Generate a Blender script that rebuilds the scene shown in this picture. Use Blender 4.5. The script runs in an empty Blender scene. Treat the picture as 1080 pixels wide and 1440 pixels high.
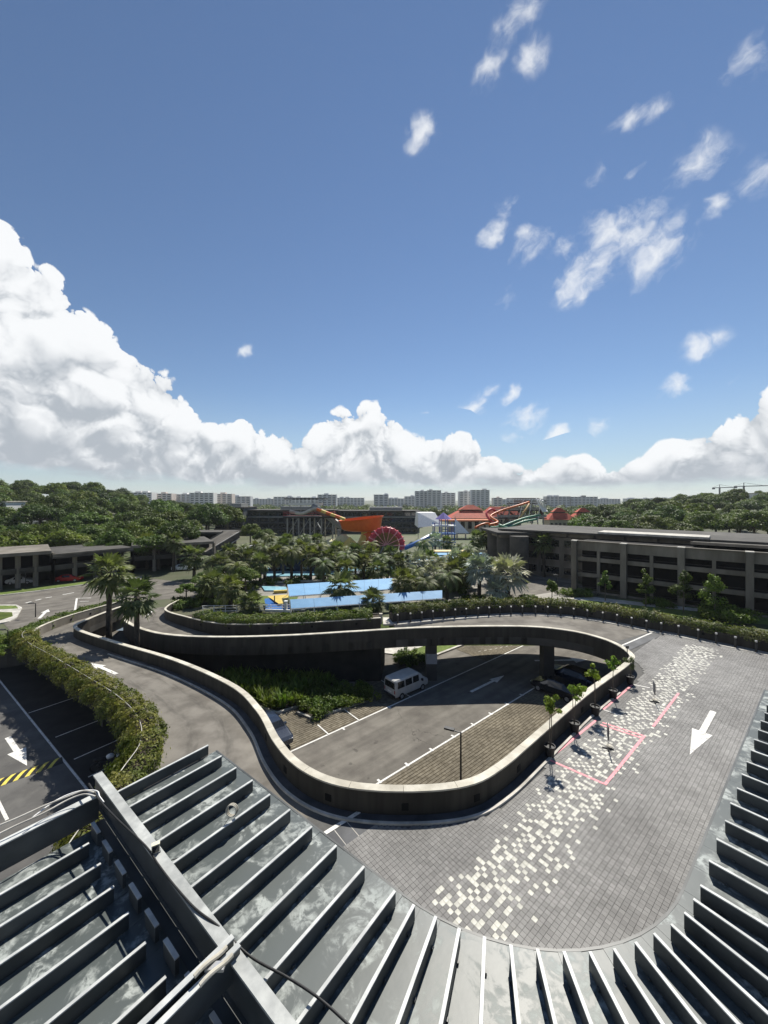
import bpy, bmesh, math, random
import numpy as np
from mathutils import Vector, Matrix
R = math.radians
random.seed(7); RNG = np.random.default_rng(7)
scene = bpy.context.scene
COL = scene.collection

# ------------------------------------------------------------------ camera
# world: X right, Y ahead, Z up; lower car park floor at z=0, street level 2, drop-off deck 4.5
CAM_Z = 18.0; F_PX = 541.0
cam_data = bpy.data.cameras.new('camera'); cam = bpy.data.objects.new('camera', cam_data); COL.objects.link(cam)
cam.location = (0, 0, CAM_Z); cam.rotation_euler = (R(90), 0, 0)
cam_data.sensor_fit = 'HORIZONTAL'; cam_data.sensor_width = 36.0; cam_data.lens = F_PX / 1080 * 36
cam_data.shift_y = -17 / 1080; cam_data.clip_start = 0.1; cam_data.clip_end = 20000
scene.camera = cam

# ------------------------------------------------------------------ light and sky
SUN_AZ, SUN_EL = R(22), R(53)
SUNV = Vector((math.sin(SUN_AZ) * math.cos(SUN_EL), math.cos(SUN_AZ) * math.cos(SUN_EL), math.sin(SUN_EL)))
sd = bpy.data.lights.new('sun', 'SUN'); sd.energy = 5.0; sd.angle = R(0.53); sd.color = (1.0, 0.95, 0.86)
sun = bpy.data.objects.new('sun', sd); COL.objects.link(sun)
sun.rotation_euler = (-SUNV).to_track_quat('-Z', 'Y').to_euler(); sun.location = SUNV * 200

scene.view_settings.view_transform = 'Standard'; scene.view_settings.look = 'None'
scene.view_settings.exposure = 0.45; scene.view_settings.gamma = 1.0
scene.view_settings.use_curve_mapping = False
scene.render.engine = 'CYCLES'
scene.cycles.use_denoising = True
scene.cycles.max_bounces = 5; scene.cycles.diffuse_bounces = 2; scene.cycles.glossy_bounces = 2
scene.cycles.transmission_bounces = 3; scene.cycles.transparent_max_bounces = 6
scene.cycles.caustics_reflective = False; scene.cycles.caustics_refractive = False
SKY_STRENGTH = 0.064
CLOUD_WHITE = (10.9, 11.1, 11.3, 1); SKY_TINT = (0.99, 1.05, 1.13, 1)


class NG:
    """tiny helper around a node tree"""
    def __init__(s, tree): s.t = tree; s.n = tree.nodes; s.l = tree.links
    def add(s, typ, **kw):
        nd = s.n.new(typ)
        for k, v in kw.items(): setattr(nd, k, v)
        return nd
    def put(s, sock, v):
        if isinstance(v, bpy.types.NodeSocket): s.l.new(v, sock)
        else: sock.default_value = v
    def m(s, op, a, b=0.0, c=0.0, clamp=False):
        nd = s.n.new('ShaderNodeMath'); nd.operation = op; nd.use_clamp = clamp
        s.put(nd.inputs[0], a); s.put(nd.inputs[1], b); s.put(nd.inputs[2], c)
        return nd.outputs[0]
    def vm(s, op, a, b=None, out=0):
        nd = s.n.new('ShaderNodeVectorMath'); nd.operation = op
        s.put(nd.inputs[0], a)
        if b is not None: s.put(nd.inputs[3] if op == 'SCALE' else nd.inputs[1], b)
        return nd.outputs[out]
    def noise(s, vec, scale, detail=4.0, rough=0.55, dist=0.0, out=0):
        nd = s.n.new('ShaderNodeTexNoise')
        s.put(nd.inputs['Vector'], vec); s.put(nd.inputs['Scale'], scale); nd.inputs['Detail'].default_value = detail
        nd.inputs['Roughness'].default_value = rough; nd.inputs['Distortion'].default_value = dist
        return nd.outputs[out]
    def ss(s, v, a, b):
        nd = s.n.new('ShaderNodeMapRange'); nd.interpolation_type = 'SMOOTHSTEP'
        s.put(nd.inputs[0], v); s.put(nd.inputs[1], a); s.put(nd.inputs[2], b)
        nd.inputs[3].default_value = 0; nd.inputs[4].default_value = 1
        return nd.outputs[0]
    def mix(s, f, a, b, blend='MIX'):
        nd = s.n.new('ShaderNodeMix'); nd.data_type = 'RGBA'; nd.blend_type = blend
        s.put(nd.inputs[0], f); s.put(nd.inputs[6], a); s.put(nd.inputs[7], b)
        return nd.outputs[2]
    def xyz(s, v):
        nd = s.n.new('ShaderNodeSeparateXYZ'); s.put(nd.inputs[0], v); return nd.outputs
    def comb(s, x, y, z):
        nd = s.n.new('ShaderNodeCombineXYZ')
        for i, v in enumerate((x, y, z)): s.put(nd.inputs[i], v)
        return nd.outputs[0]


def build_world():
    w = bpy.data.worlds.new('World'); scene.world = w; w.use_nodes = True
    g = NG(w.node_tree); g.n.clear()
    out = g.add('ShaderNodeOutputWorld')
    sky = g.add('ShaderNodeTexSky'); sky.sky_type = 'NISHITA'; sky.sun_disc = False
    sky.sun_elevation = SUN_EL; sky.sun_rotation = SUN_AZ; sky.altitude = 20
    sky.air_density = 1.0; sky.dust_density = 0.0; sky.ozone_density = 1.0
    d = g.add('ShaderNodeTexCoord').outputs['Generated']
    x, y, z = g.xyz(d)
    el = g.m('MULTIPLY', g.m('ARCSINE', z), 180 / math.pi)            # elevation, degrees
    az = g.m('MULTIPLY', g.m('ARCTAN2', x, y), 180 / math.pi)         # azimuth, degrees, + to the right
    # height of the cumulus bank's crest round the horizon
    crest = [(0, 303), (60, 350), (115, 415), (150, 452), (200, 500), (250, 535), (285, 578), (318, 592), (345, 578), (378, 612), (398, 606),
             (420, 618), (450, 588), (495, 565), (540, 568), (580, 612), (605, 612), (640, 606), (690, 632), (730, 650), (785, 640), (815, 634),
             (850, 650), (890, 648), (925, 626), (985, 602), (1040, 574), (1080, 548)]
    pts = [(-180, 10), (-150, 14), (-120, 20), (-90, 30), (-70, 31), (-56, 29.5)]
    for px, py in crest:
        s = (px - 540) / F_PX; t = (703 - py) / F_PX; a = math.atan(s)
        pts.append((math.degrees(a), math.degrees(math.atan(t * math.cos(a)))))
    pts += [(58, 14), (75, 15), (100, 9), (130, 13), (180, 10)]
    fc = g.add('ShaderNodeFloatCurve'); cu = fc.mapping.curves[0]
    while len(cu.points) > 2: cu.points.remove(cu.points[1])
    for i, (a, e) in enumerate(pts):
        u, v = (a + 180) / 360, e / 45
        if i == 0: cu.points[0].location = (0, v)
        elif i == len(pts) - 1: cu.points[-1].location = (1, v)
        else: cu.points.new(u, v)
    for p in cu.points: p.handle_type = 'AUTO_CLAMPED'
    fc.mapping.use_clip = False; fc.mapping.update()
    g.put(fc.inputs['Value'], g.m('ADD', g.m('DIVIDE', az, 360), 0.5))
    h = g.m('MULTIPLY', fc.outputs[0], 45)
    # billows
    warp = g.noise(d, 7.0, 2, 0.5, 0, 1)
    dw = g.vm('ADD', d, g.vm('SCALE', g.vm('SUBTRACT', warp, (0.5, 0.5, 0.5)), 0.07))
    def billow(vec, det):
        a = g.add('ShaderNodeTexNoise', noise_type='RIDGED_MULTIFRACTAL'); g.put(a.inputs['Vector'], vec)
        for k_, v_ in (('Scale', 8.0), ('Detail', det), ('Roughness', 0.62), ('Lacunarity', 2.3), ('Offset', 1.0), ('Gain', 1.2)): a.inputs[k_].default_value = v_
        n = g.noise(vec, 6.0, 3, 0.55)
        return g.m('ADD', g.m('MULTIPLY', g.m('SUBTRACT', 0.62, a.outputs[0]), 0.5), g.m('MULTIPLY', g.m('SUBTRACT', n, 0.5), 1.0))
    b0 = billow(dw, 5.0)
    sv = Vector((0.35, 0.1, 0.93)).normalized() * 0.03
    b1 = billow(g.vm('ADD', dw, tuple(sv)), 4.0)
    amp = g.m('MINIMUM', g.m('ADD', 1.7, g.m('MULTIPLY', h, 0.15)), 5.0)
    depth = g.m('SUBTRACT', g.m('ADD', h, g.m('MULTIPLY', g.m('ADD', b0, 0.12), amp)), el)       # degrees inside the cloud
    dens = g.ss(depth, 0.0, 0.45)
    # ragged flat base above the hazy horizon
    base = g.m('ADD', g.m('ADD', 1.6, g.m('MULTIPLY', h, 0.075)), g.m('MULTIPLY', g.m('SUBTRACT', g.noise(g.comb(az, g.m('MULTIPLY', el, 3.0), 0.0), 0.16, 3, 0.6), 0.5), 3.4))
    dens = g.m('MULTIPLY', dens, g.ss(el, g.m('SUBTRACT', base, 1.0), g.m('ADD', base, 0.6)))
    rel = g.m('DIVIDE', g.m('SUBTRACT', el, base), g.m('MAXIMUM', g.m('SUBTRACT', h, base), 1.0))      # 0 base .. 1 crest
    lit = g.m('ADD', 0.55, g.m('MULTIPLY', g.m('SUBTRACT', b0, b1), 0.8))
    lit = g.m('ADD', lit, g.m('MULTIPLY', g.m('SUBTRACT', g.ss(rel, -0.1, 0.8), 0.5), 0.8))
    lit = g.m('ADD', lit, g.m('MULTIPLY', b0, 0.25))
    lit = g.ss(lit, 0.0, 1.0)
    ccol = g.mix(lit, (5.3, 5.8, 6.4, 1), CLOUD_WHITE)
    # thin fair-weather wisps, placed by bearing; a looser field carries on all round
    blobs = [(728, 35, 2.3), (748, 90, 1.8), (692, 92, 1.9), (602, 175, 2.2), (880, 172, 1.6), (915, 155, 2.0), (1060, 85, 2.6), (985, 225, 2.6), (1075, 245, 2.4),
             (718, 288, 1.9), (695, 330, 1.9), (755, 345, 2.2), (735, 335, 2.1), (800, 352, 2.0), (870, 310, 3.9), (905, 300, 3.4), (918, 352, 4.4), (820, 392, 3.6), (838, 372, 3.2), (890, 330, 3.0),
             (720, 412, 1.5), (848, 240, 1.5), (900, 233, .9), (1012, 292, 1.6), (985, 487, 2.3), (1008, 476, 1.6), (945, 547, 2.0), (342, 495, 1.1), (672, 574, 2.4), (690, 552, 1.7), (745, 578, 2.8), (716, 552, 1.5), (722, 617, 1.6),
             (779, 612, 1.6), (788, 627, 1.6), (852, 635, 1.6), (585, 594, 1.5), (835, 598, 2.2), (1060, 538, 1.6)]
    # wisps are drawn out along one slanting wind direction
    def wind(x_, z_): return (0.50 * (0.8 * x_ + 0.6 * z_), -0.6 * x_ + 0.8 * z_)
    wa = g.m('ADD', g.m('MULTIPLY', x, 0.40), g.m('MULTIPLY', z, 0.30)); wb = g.m('ADD', g.m('MULTIPLY', x, -0.6), g.m('MULTIPLY', z, 0.8)); wsp = g.comb(wa, y, wb)
    jit = g.vm('SCALE', g.vm('SUBTRACT', g.noise(d, 11.0, 3, 0.6, 0, 1), (0.5, 0.5, 0.5)), 0.06)
    wspj = g.vm('ADD', wsp, jit)
    mask = None; rb_ = random.Random(3)
    for px, py, rad in blobs:
        v = Vector(((px - 540) / F_PX, 1, (703 - py) / F_PX)).normalized(); a_, b_ = wind(v.x, v.z)
        mk = g.m('DIVIDE', g.vm('DISTANCE', wspj, (a_, v.y, b_), 1), math.radians(rad * 0.95))
        mk = g.m('MULTIPLY', g.m('SUBTRACT', 1.0, mk), rb_.uniform(0.6, 1.1))
        mask = mk if mask is None else g.m('MAXIMUM', mask, mk)
    far = g.m('SUBTRACT', 1.75, g.m('MULTIPLY', g.noise(g.vm('MULTIPLY', d, (1, 1, 1.6)), 4.0, 1, 0.5), 1.45))
    far = g.m('ADD', far, g.m('MULTIPLY', g.m('MINIMUM', g.ss(y, 0.0, 0.3), g.ss(g.m('SUBTRACT', x, y), 0.3, 0.1)), 1.0))
    mask = g.m('MAXIMUM', mask, g.m('SUBTRACT', 1.0, far))           # >0 inside
    wn = g.noise(g.vm('MULTIPLY', wspj, (1.25, 1.0, 1.0)), 19.0, 6, 0.6, 0.1)
    wisp = g.ss(g.m('ADD', g.m('MULTIPLY', mask, 0.62), g.m('MULTIPLY', g.m('SUBTRACT', wn, 0.5), 1.6)), 0.08, 0.78)
    wisp = g.m('MULTIPLY', g.m('MULTIPLY', wisp, g.ss(mask, 0.0, 0.5)), 0.84)
    hz = g.ss(el, 16.0, 0.0)                                           # pale moist air low down
    tint = g.mix(1.0, sky.outputs[0], SKY_TINT, 'MULTIPLY')
    skyc = g.mix(g.m('MULTIPLY', hz, 0.55), tint, (5.3, 6.5, 7.6, 1))
    def back(c):
        b_ = g.add('ShaderNodeBackground'); b_.inputs[1].default_value = SKY_STRENGTH; g.put(b_.inputs[0], c); return b_.outputs[0]
    def mixs(f, a, b):
        m_ = g.add('ShaderNodeMixShader'); g.put(m_.inputs[0], f); g.l.new(a, m_.inputs[1]); g.l.new(b, m_.inputs[2]); return m_.outputs[0]
    clear = back(skyc)
    wispy = back(g.mix(wisp, skyc, CLOUD_WHITE))
    cum = back(g.mix(dens, skyc, ccol))
    in_c = g.m('MULTIPLY', g.m('LESS_THAN', el, g.m('ADD', h, amp)), g.m('GREATER_THAN', el, 0.0))
    in_w = g.m('MULTIPLY', g.m('GREATER_THAN', mask, 0.0), g.m('GREATER_THAN', el, 0.0))
    g.l.new(mixs(in_c, mixs(in_w, clear, wispy), cum), out.inputs[0])
    w.cycles.sampling_method = 'MANUAL'; w.cycles.sample_map_resolution = 512


build_world()

# ------------------------------------------------------------------ materials
MATS = {}
def mat(name, c1, c2=None, rough=0.8, scale=1.0, detail=5, metal=0.0, spec=0.3, bump=0.0, bscale=None, big=None, rnd=0.0, lo=0.35, hi=0.65, transl=0.0, coat=0.0, stretch=None, objrnd=0.0):
    """principled material: c1..c2 mixed by noise; big=(scale,amount) adds broad wear; rnd uses a per-face attribute"""
    if name in MATS: return MATS[name]
    mt = bpy.data.materials.new(name); mt.use_nodes = True; MATS[name] = mt
    g = NG(mt.node_tree); p = g.n['Principled BSDF']
    co = g.add('ShaderNodeTexCoord').outputs['Object']
    if stretch: co = g.vm('MULTIPLY', co, stretch)
    c1 = tuple(c1) + (1,); c2 = tuple(c2) + (1,) if c2 else None
    if c2:
        n = g.noise(co, scale, detail, 0.6)
        col = g.mix(g.ss(n, lo, hi), c1, c2)
    else:
        rgb = g.add('ShaderNodeRGB'); rgb.outputs[0].default_value = c1; col = rgb.outputs[0]
    if big:
        n2 = g.noise(co, big[0], 4, 0.6, 0.4)
        f = g.m('ADD', 1 - big[1], g.m('MULTIPLY', g.ss(n2, 0.3, 0.7), 2 * big[1]))
        col = g.vm('SCALE', col, f)
    if rnd:
        at = g.add('ShaderNodeAttribute'); at.attribute_name = 'rnd'
        col = g.vm('SCALE', col, g.m('ADD', 1 - rnd, g.m('MULTIPLY', at.outputs['Fac'], 2 * rnd)))
    if objrnd:
        oi = g.add('ShaderNodeObjectInfo')
        col = g.vm('SCALE', col, g.m('ADD', 1 - objrnd, g.m('MULTIPLY', oi.outputs['Random'], 2 * objrnd)))
        hr = g.m('FRACT', g.m('MULTIPLY', oi.outputs['Random'], 7.31)); col = g.vm('MULTIPLY', col, g.comb(g.m('ADD', .86, g.m('MULTIPLY', hr, .24)), 1.0, g.m('SUBTRACT', 1.08, g.m('MULTIPLY', hr, .2))))
    g.put(p.inputs['Base Color'], col)
    p.inputs['Roughness'].default_value = rough; p.inputs['Metallic'].default_value = metal
    p.inputs['Specular IOR Level'].default_value = spec; p.inputs['Coat Weight'].default_value = coat
    if bump:
        b = g.add('ShaderNodeBump'); b.inputs['Strength'].default_value = bump; b.inputs['Distance'].default_value = 0.02
        g.put(b.inputs['Height'], g.noise(co, bscale or scale * 6, 6, 0.65)); g.put(p.inputs['Normal'], b.outputs[0])
    if transl:
        tr = g.add('ShaderNodeBsdfTranslucent'); g.put(tr.inputs[0], g.mix(1.0, col, (1.5, 1.75, 0.7, 1), 'MULTIPLY'))
        mx = g.add('ShaderNodeMixShader'); mx.inputs[0].default_value = transl
        g.l.new(p.outputs[0], mx.inputs[1]); g.l.new(tr.outputs[0], mx.inputs[2])
        g.l.new(mx.outputs[0], g.n['Material Output'].inputs[0])
    return mt

M_ground = mat('ground_mix', (.055, .075, .03), (.10, .10, .06), scale=.05, big=(.008, .3))
def asphaltmat():
    mt = bpy.data.materials.new('asphalt_grey'); mt.use_nodes = True; g = NG(mt.node_tree); p = g.n['Principled BSDF']; co = g.add('ShaderNodeTexCoord').outputs['Object']
    col = g.mix(g.ss(g.noise(co, .5, 6, .62), .35, .65), (.112, .102, .088, 1), (.158, .146, .125, 1))
    al = g.vm('MULTIPLY', co, (1.0, 1.0, 0.0)); rot = g.add('ShaderNodeVectorRotate', rotation_type='Z_AXIS'); g.put(rot.inputs['Vector'], al); rot.inputs['Angle'].default_value = -R(40)
    sx_, sy_, _ = g.xyz(rot.outputs[0]); tracks = g.noise(g.comb(g.m('MULTIPLY', sx_, .06), g.m('MULTIPLY', sy_, .9), 0.0), 1.0, 4, .6, .2)
    col = g.vm('SCALE', col, g.m('ADD', .80, g.m('MULTIPLY', g.ss(tracks, .3, .7), .40)))
    spots = g.ss(g.noise(co, 1.1, 3, .6, .3), .64, .74); col = g.vm('SCALE', col, g.m('SUBTRACT', 1.0, g.m('MULTIPLY', spots, .38)))
    vo = g.add('ShaderNodeTexVoronoi', feature='DISTANCE_TO_EDGE'); g.put(vo.inputs['Vector'], g.vm('ADD', co, g.vm('SCALE', g.noise(co, 1.2, 3, .6, 0, 1), 1.6))); vo.inputs['Scale'].default_value = .16
    crack = g.m('MULTIPLY', g.ss(vo.outputs[0], .006, .0), g.ss(g.noise(co, .2, 2, .5), .48, .6)); col = g.vm('SCALE', col, g.m('SUBTRACT', 1.0, g.m('MULTIPLY', crack, .55)))
    g.put(p.inputs['Base Color'], col); p.inputs['Roughness'].default_value = .9; p.inputs['Specular IOR Level'].default_value = .3
    b_ = g.add('ShaderNodeBump'); b_.inputs['Strength'].default_value = .35; b_.inputs['Distance'].default_value = .02; g.put(b_.inputs['Height'], g.noise(co, 40, 5, .65)); g.put(p.inputs['Normal'], b_.outputs[0]); return mt
M_asphalt = asphaltmat()
def rampmat():
    mt = bpy.data.materials.new('ramp_asphalt'); mt.use_nodes = True; g = NG(mt.node_tree); p = g.n['Principled BSDF']; tc = g.add('ShaderNodeTexCoord'); co = tc.outputs['Object']; u, v, _ = g.xyz(tc.outputs['UV'])
    col = g.mix(g.ss(g.noise(co, .45, 5, .6), .35, .65), (.10, .091, .078, 1), (.16, .148, .128, 1))
    wob = g.m('MULTIPLY', g.m('SUBTRACT', g.noise(g.comb(v, 0.0, 0.0), 6.0, 2, .5), .5), .25); uu = g.m('ADD', u, wob)
    tr = g.m('MAXIMUM', g.ss(g.m('ABSOLUTE', g.m('SUBTRACT', uu, .36)), .11, .0), g.ss(g.m('ABSOLUTE', g.m('SUBTRACT', uu, .68)), .11, .0))
    st = g.noise(g.comb(g.m('MULTIPLY', u, 16.0), g.m('MULTIPLY', v, 9.0), 0.0), 1.0, 5, .65, .3)
    col = g.vm('SCALE', col, g.m('SUBTRACT', 1.12, g.m('MULTIPLY', g.m('MULTIPLY', tr, g.ss(st, .3, .7)), .42)))
    col = g.vm('SCALE', col, g.m('ADD', .82, g.m('MULTIPLY', g.ss(g.noise(co, .12, 4, .6, .5), .3, .7), .36)))
    g.put(p.inputs['Base Color'], col); p.inputs['Roughness'].default_value = .88; p.inputs['Specular IOR Level'].default_value = .3
    b_ = g.add('ShaderNodeBump'); b_.inputs['Strength'].default_value = .35; b_.inputs['Distance'].default_value = .02; g.put(b_.inputs['Height'], g.noise(co, 40, 5, .65)); g.put(p.inputs['Normal'], b_.outputs[0]); return mt
M_ramp = rampmat()
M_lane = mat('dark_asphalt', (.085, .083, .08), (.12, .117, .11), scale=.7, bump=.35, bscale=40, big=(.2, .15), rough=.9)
M_bed = mat('joint_bed', (.075, .074, .07), (.095, .093, .088), scale=3)
M_paver = mat('grey_paver', (.185, .18, .172), (.225, .22, .21), scale=.8, rnd=.13, big=(.16, .15), bump=.2, bscale=60, rough=.85)
M_wpaver = mat('white_paver', (.44, .43, .38), (.58, .57, .51), scale=2.5, rnd=.13, rough=.8)
M_wall = mat('brown_painted_concrete', (.030, .027, .022), (.058, .052, .042), scale=1.1, lo=.25, hi=.75, big=(.35, .22), rough=.75, stretch=(1.6, 1.6, .16))
M_cap = mat('cream_cap_concrete', (.42, .39, .32), (.55, .52, .44), scale=1.2, big=(.4, .16), rough=.8)
M_kerb = mat('pale_kerb', (.38, .36, .32), (.52, .5, .45), scale=1.5, big=(.5, .2))
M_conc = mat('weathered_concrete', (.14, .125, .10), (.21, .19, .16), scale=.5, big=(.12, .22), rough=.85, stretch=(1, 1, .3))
M_conc_shade = mat('shade_dark_concrete', (.016, .015, .014), (.026, .025, .023), scale=.6, big=(.3, .25), rough=.9)  # near-black colour paints in the deep shade below bridge and ramp
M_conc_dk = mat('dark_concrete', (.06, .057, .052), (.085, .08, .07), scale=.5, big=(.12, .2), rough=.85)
M_wline = mat('road_paint_white', (.30, .29, .27), (.66, .65, .61), scale=5, lo=.30, hi=.46, rough=.7, big=(1.2, .12))
M_yline = mat('road_paint_yellow', (.62, .50, .08), (.72, .60, .12), scale=3, rough=.7)
M_pink = mat('pink_tape', (.42, .2, .2), (.76, .28, .31), scale=4.0, lo=.3, hi=.48, rough=.6)
M_strip = mat('dark_threshold', (.05, .053, .058), (.075, .078, .084), scale=1.2, rough=.6, big=(.8, .2))
M_grassp = mat('grass_block_paving', (.085, .07, .048), (.15, .128, .09), scale=2.5, rough=.95, bump=.6, bscale=20, big=(.35, .2))
M_grass = mat('lawn', (.075, .115, .022), (.13, .17, .04), scale=3, rough=.9, bump=.5, bscale=40, big=(.3, .2))
M_soil = mat('bed_soil', (.035, .028, .02), (.06, .05, .035), scale=4, rough=.95, bump=.5)
M_black = mat('black_plastic', (.018, .018, .018), (.03, .03, .03), scale=5, rough=.55)
M_blackmet = mat('dark_grey_metal', (.035, .036, .036), (.05, .05, .05), scale=4, rough=.45, metal=.2)
M_steel = mat('brushed_steel', (.45, .45, .45), (.6, .6, .6), scale=5, rough=.35, metal=.8)
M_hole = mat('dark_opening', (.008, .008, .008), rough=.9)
M_fin = mat('fin_grey_paint', (.055, .06, .06), (.078, .083, .082), scale=1.0, rough=.45, big=(1.0, .18), spec=.4)
M_fintop = mat('fin_edge_aluminium', (.40, .41, .40), (.52, .53, .51), scale=3, rough=.45, big=(1.5, .1))
M_white = mat('white_paint', (.70, .70, .68), (.8, .8, .78), scale=2, rough=.5)
M_cream = mat('cream_plastic', (.62, .58, .42), (.7, .67, .52), scale=3, rough=.5)
M_glass = mat('dark_glass', (.012, .014, .016), (.02, .022, .024), scale=1, rough=.08, spec=.6)
M_bark = mat('bark', (.08, .065, .05), (.13, .11, .085), scale=4, rough=.95, bump=.6)
M_palmbark = mat('palm_bark', (.045, .038, .03), (.09, .078, .06), scale=6, rough=.95, bump=.8, stretch=(1, 1, 3))

def roofmat():
    mt = bpy.data.materials.new('zinc_roof_sheet'); mt.use_nodes = True
    g = NG(mt.node_tree); p = g.n['Principled BSDF']
    co = g.add('ShaderNodeTexCoord').outputs['Object']
    n1 = g.noise(co, 1.3, 6, 0.62, 0.8); n2 = g.noise(co, 5.5, 5, 0.6, 0.5)
    st = g.m('MULTIPLY', g.ss(n1, .46, .62), g.ss(n2, .38, .58))
    col = g.mix(g.m('MULTIPLY', st, .85), (.08, .093, .092, 1), (.40, .43, .41, 1))
    col = g.mix(g.m('MULTIPLY', g.ss(g.noise(co, .5, 3, .5), .5, .7), .5), col, (.07, .085, .085, 1))
    g.put(p.inputs['Base Color'], col); p.inputs['Metallic'].default_value = 0.0
    g.put(p.inputs['Roughness'], g.m('ADD', .42, g.m('MULTIPLY', st, .3)))
    p.inputs['Specular IOR Level'].default_value = .35
    b = g.add('ShaderNodeBump'); b.inputs['Strength'].default_value = .12; b.inputs['Distance'].default_value = .03
    g.put(b.inputs['Height'], g.noise(co, 2.0, 3, .5)); g.put(p.inputs['Normal'], b.outputs[0])
    return mt
M_roof = roofmat()

def leafmat(name, c1, c2, transl=.22, scale=.5, rough=.55, objrnd=.22):
    return mat(name, c1, c2, scale=scale, detail=3, rough=rough, spec=.18, transl=transl, rnd=.35, objrnd=objrnd)
M_leaf_dk = leafmat('leaf_dark', (.045, .07, .015), (.095, .13, .027), objrnd=.32)
M_leaf_md = leafmat('leaf_mid', (.065, .10, .018), (.13, .165, .033), objrnd=.32)
M_leaf_lt = leafmat('leaf_light', (.085, .125, .018), (.15, .19, .035))
M_leaf_hedge = leafmat('leaf_hedge', (.07, .10, .02), (.18, .185, .05), scale=.55)
M_leaf_hedge2 = leafmat('leaf_hedge_back', (.08, .10, .025), (.22, .185, .075), scale=.5)
M_leaf_lime = leafmat('leaf_lime', (.11, .17, .02), (.19, .26, .035), scale=2)
M_palm = leafmat('palm_green', (.075, .092, .032), (.17, .185, .085), scale=1.0)
M_palm_sil = leafmat('palm_silver', (.25, .27, .22), (.44, .46, .40), scale=1.0, transl=.12)

# ------------------------------------------------------------------ mesh helpers
class MB:
    def __init__(s): s.v = []; s.f = []
    def add(s, vs, fs):
        o = len(s.v); s.v += [tuple(a) for a in vs]; s.f += [tuple(i + o for i in f) for f in fs]; return s
    def box(s, c, size, ax=None, bottom=True):
        """box centred at c, size along axes ax (list of 3 unit vectors) or world"""
        hx, hy, hz = size[0] / 2, size[1] / 2, size[2] / 2
        A = ax or ((1, 0, 0), (0, 1, 0), (0, 0, 1))
        A = [Vector(a) for a in A]; c = Vector(c); vs = []
        for dz in (-1, 1):
            for dx, dy in ((-1, -1), (1, -1), (1, 1), (-1, 1)):
                vs.append(c + A[0] * (dx * hx) + A[1] * (dy * hy) + A[2] * (dz * hz))
        fs = [(4, 5, 6, 7), (0, 1, 5, 4), (1, 2, 6, 5), (2, 3, 7, 6), (3, 0, 4, 7)]
        if bottom: fs.append((3, 2, 1, 0))
        return s.add(vs, fs)
    def beam(s, a, b, w, h, up=(0, 0, 1)):
        a = Vector(a); b = Vector(b); d = (b - a); L = d.length; d.normalize()
        u = Vector(up)
        if abs(d.dot(u)) > .99: u = Vector((1, 0, 0))
        sd_ = d.cross(u).normalized(); u = sd_.cross(d)
        return s.box((a + b) / 2, (L, w, h), (d, sd_, u))
    def tube(s, pts, r, n=8, cap=True):
        pts = [Vector(p) for p in pts]; rs = r if hasattr(r, '__len__') else [r] * len(pts)
        o = len(s.v); prev = None
        for i, p in enumerate(pts):
            t = (pts[min(i + 1, len(pts) - 1)] - pts[max(i - 1, 0)]).normalized()
            ref = Vector((0, 0, 1)) if abs(t.z) < .9 else Vector((1, 0, 0))
            if prev is not None: ref = prev
            a = t.cross(ref)
            if a.length < 1e-4: a = t.cross(Vector((0, 1, 0)))
            a.normalize(); b = a.cross(t).normalized(); prev = b
            for k in range(n):
                an = 2 * math.pi * k / n
                s.v.append(tuple(p + (a * math.cos(an) + b * math.sin(an)) * rs[i]))
        for i in range(len(pts) - 1):
            for k in range(n):
                k2 = (k + 1) % n
                s.f.append((o + i * n + k, o + i * n + k2, o + (i + 1) * n + k2, o + (i + 1) * n + k))
        if cap:
            s.f.append(tuple(o + k for k in range(n))[::-1]); s.f.append(tuple(o + (len(pts) - 1) * n + k for k in range(n)))
        return s
    def prism(s, poly, z0, z1):
        n = len(poly); vs = [(p[0], p[1], z0) for p in poly] + [(p[0], p[1], z1) for p in poly]
        fs = [tuple(range(n, 2 * n)), tuple(range(n))[::-1]] + [(i, (i + 1) % n, n + (i + 1) % n, n + i) for i in range(n)]
        return s.add(vs, fs)
    def lathe(s, prof, n=12, c=(0, 0, 0)):
        o = len(s.v)
        for r, z in prof:
            for k in range(n):
                a = 2 * math.pi * k / n; s.v.append((c[0] + r * math.cos(a), c[1] + r * math.sin(a), c[2] + z))
        for i in range(len(prof) - 1):
            for k in range(n):
                k2 = (k + 1) % n; s.f.append((o + i * n + k, o + i * n + k2, o + (i + 1) * n + k2, o + (i + 1) * n + k))
        s.f.append(tuple(o + (len(prof) - 1) * n + k for k in range(n)))
        return s
    def sweep(s, rows, closed=False):
        """rows: list of equal-length vertex lists (cross sections, open polyline)"""
        o = len(s.v); m = len(rows[0])
        for r_ in rows: s.v += [tuple(p) for p in r_]
        n = len(rows)
        for i in range(n if closed else n - 1):
            j = (i + 1) % n
            for k in range(m - 1): s.f.append((o + i * m + k, o + i * m + k + 1, o + j * m + k + 1, o + j * m + k))
        return s
    def mesh(s, name, m=None, smooth=False):
        me = bpy.data.meshes.new(name); me.from_pydata(s.v, [], s.f); me.validate(); me.update()
        if m: me.materials.append(m)
        if smooth: me.polygons.foreach_set('use_smooth', [True] * len(me.polygons))
        return me
    def build(s, name, m, parent=None, smooth=False, fix=True):
        me = s.mesh(name, m, smooth)
        if fix:
            bm = bmesh.new(); bm.from_mesh(me); bmesh.ops.recalc_face_normals(bm, faces=bm.faces); bm.to_mesh(me); bm.free()
        return link(name, me, parent)

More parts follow.
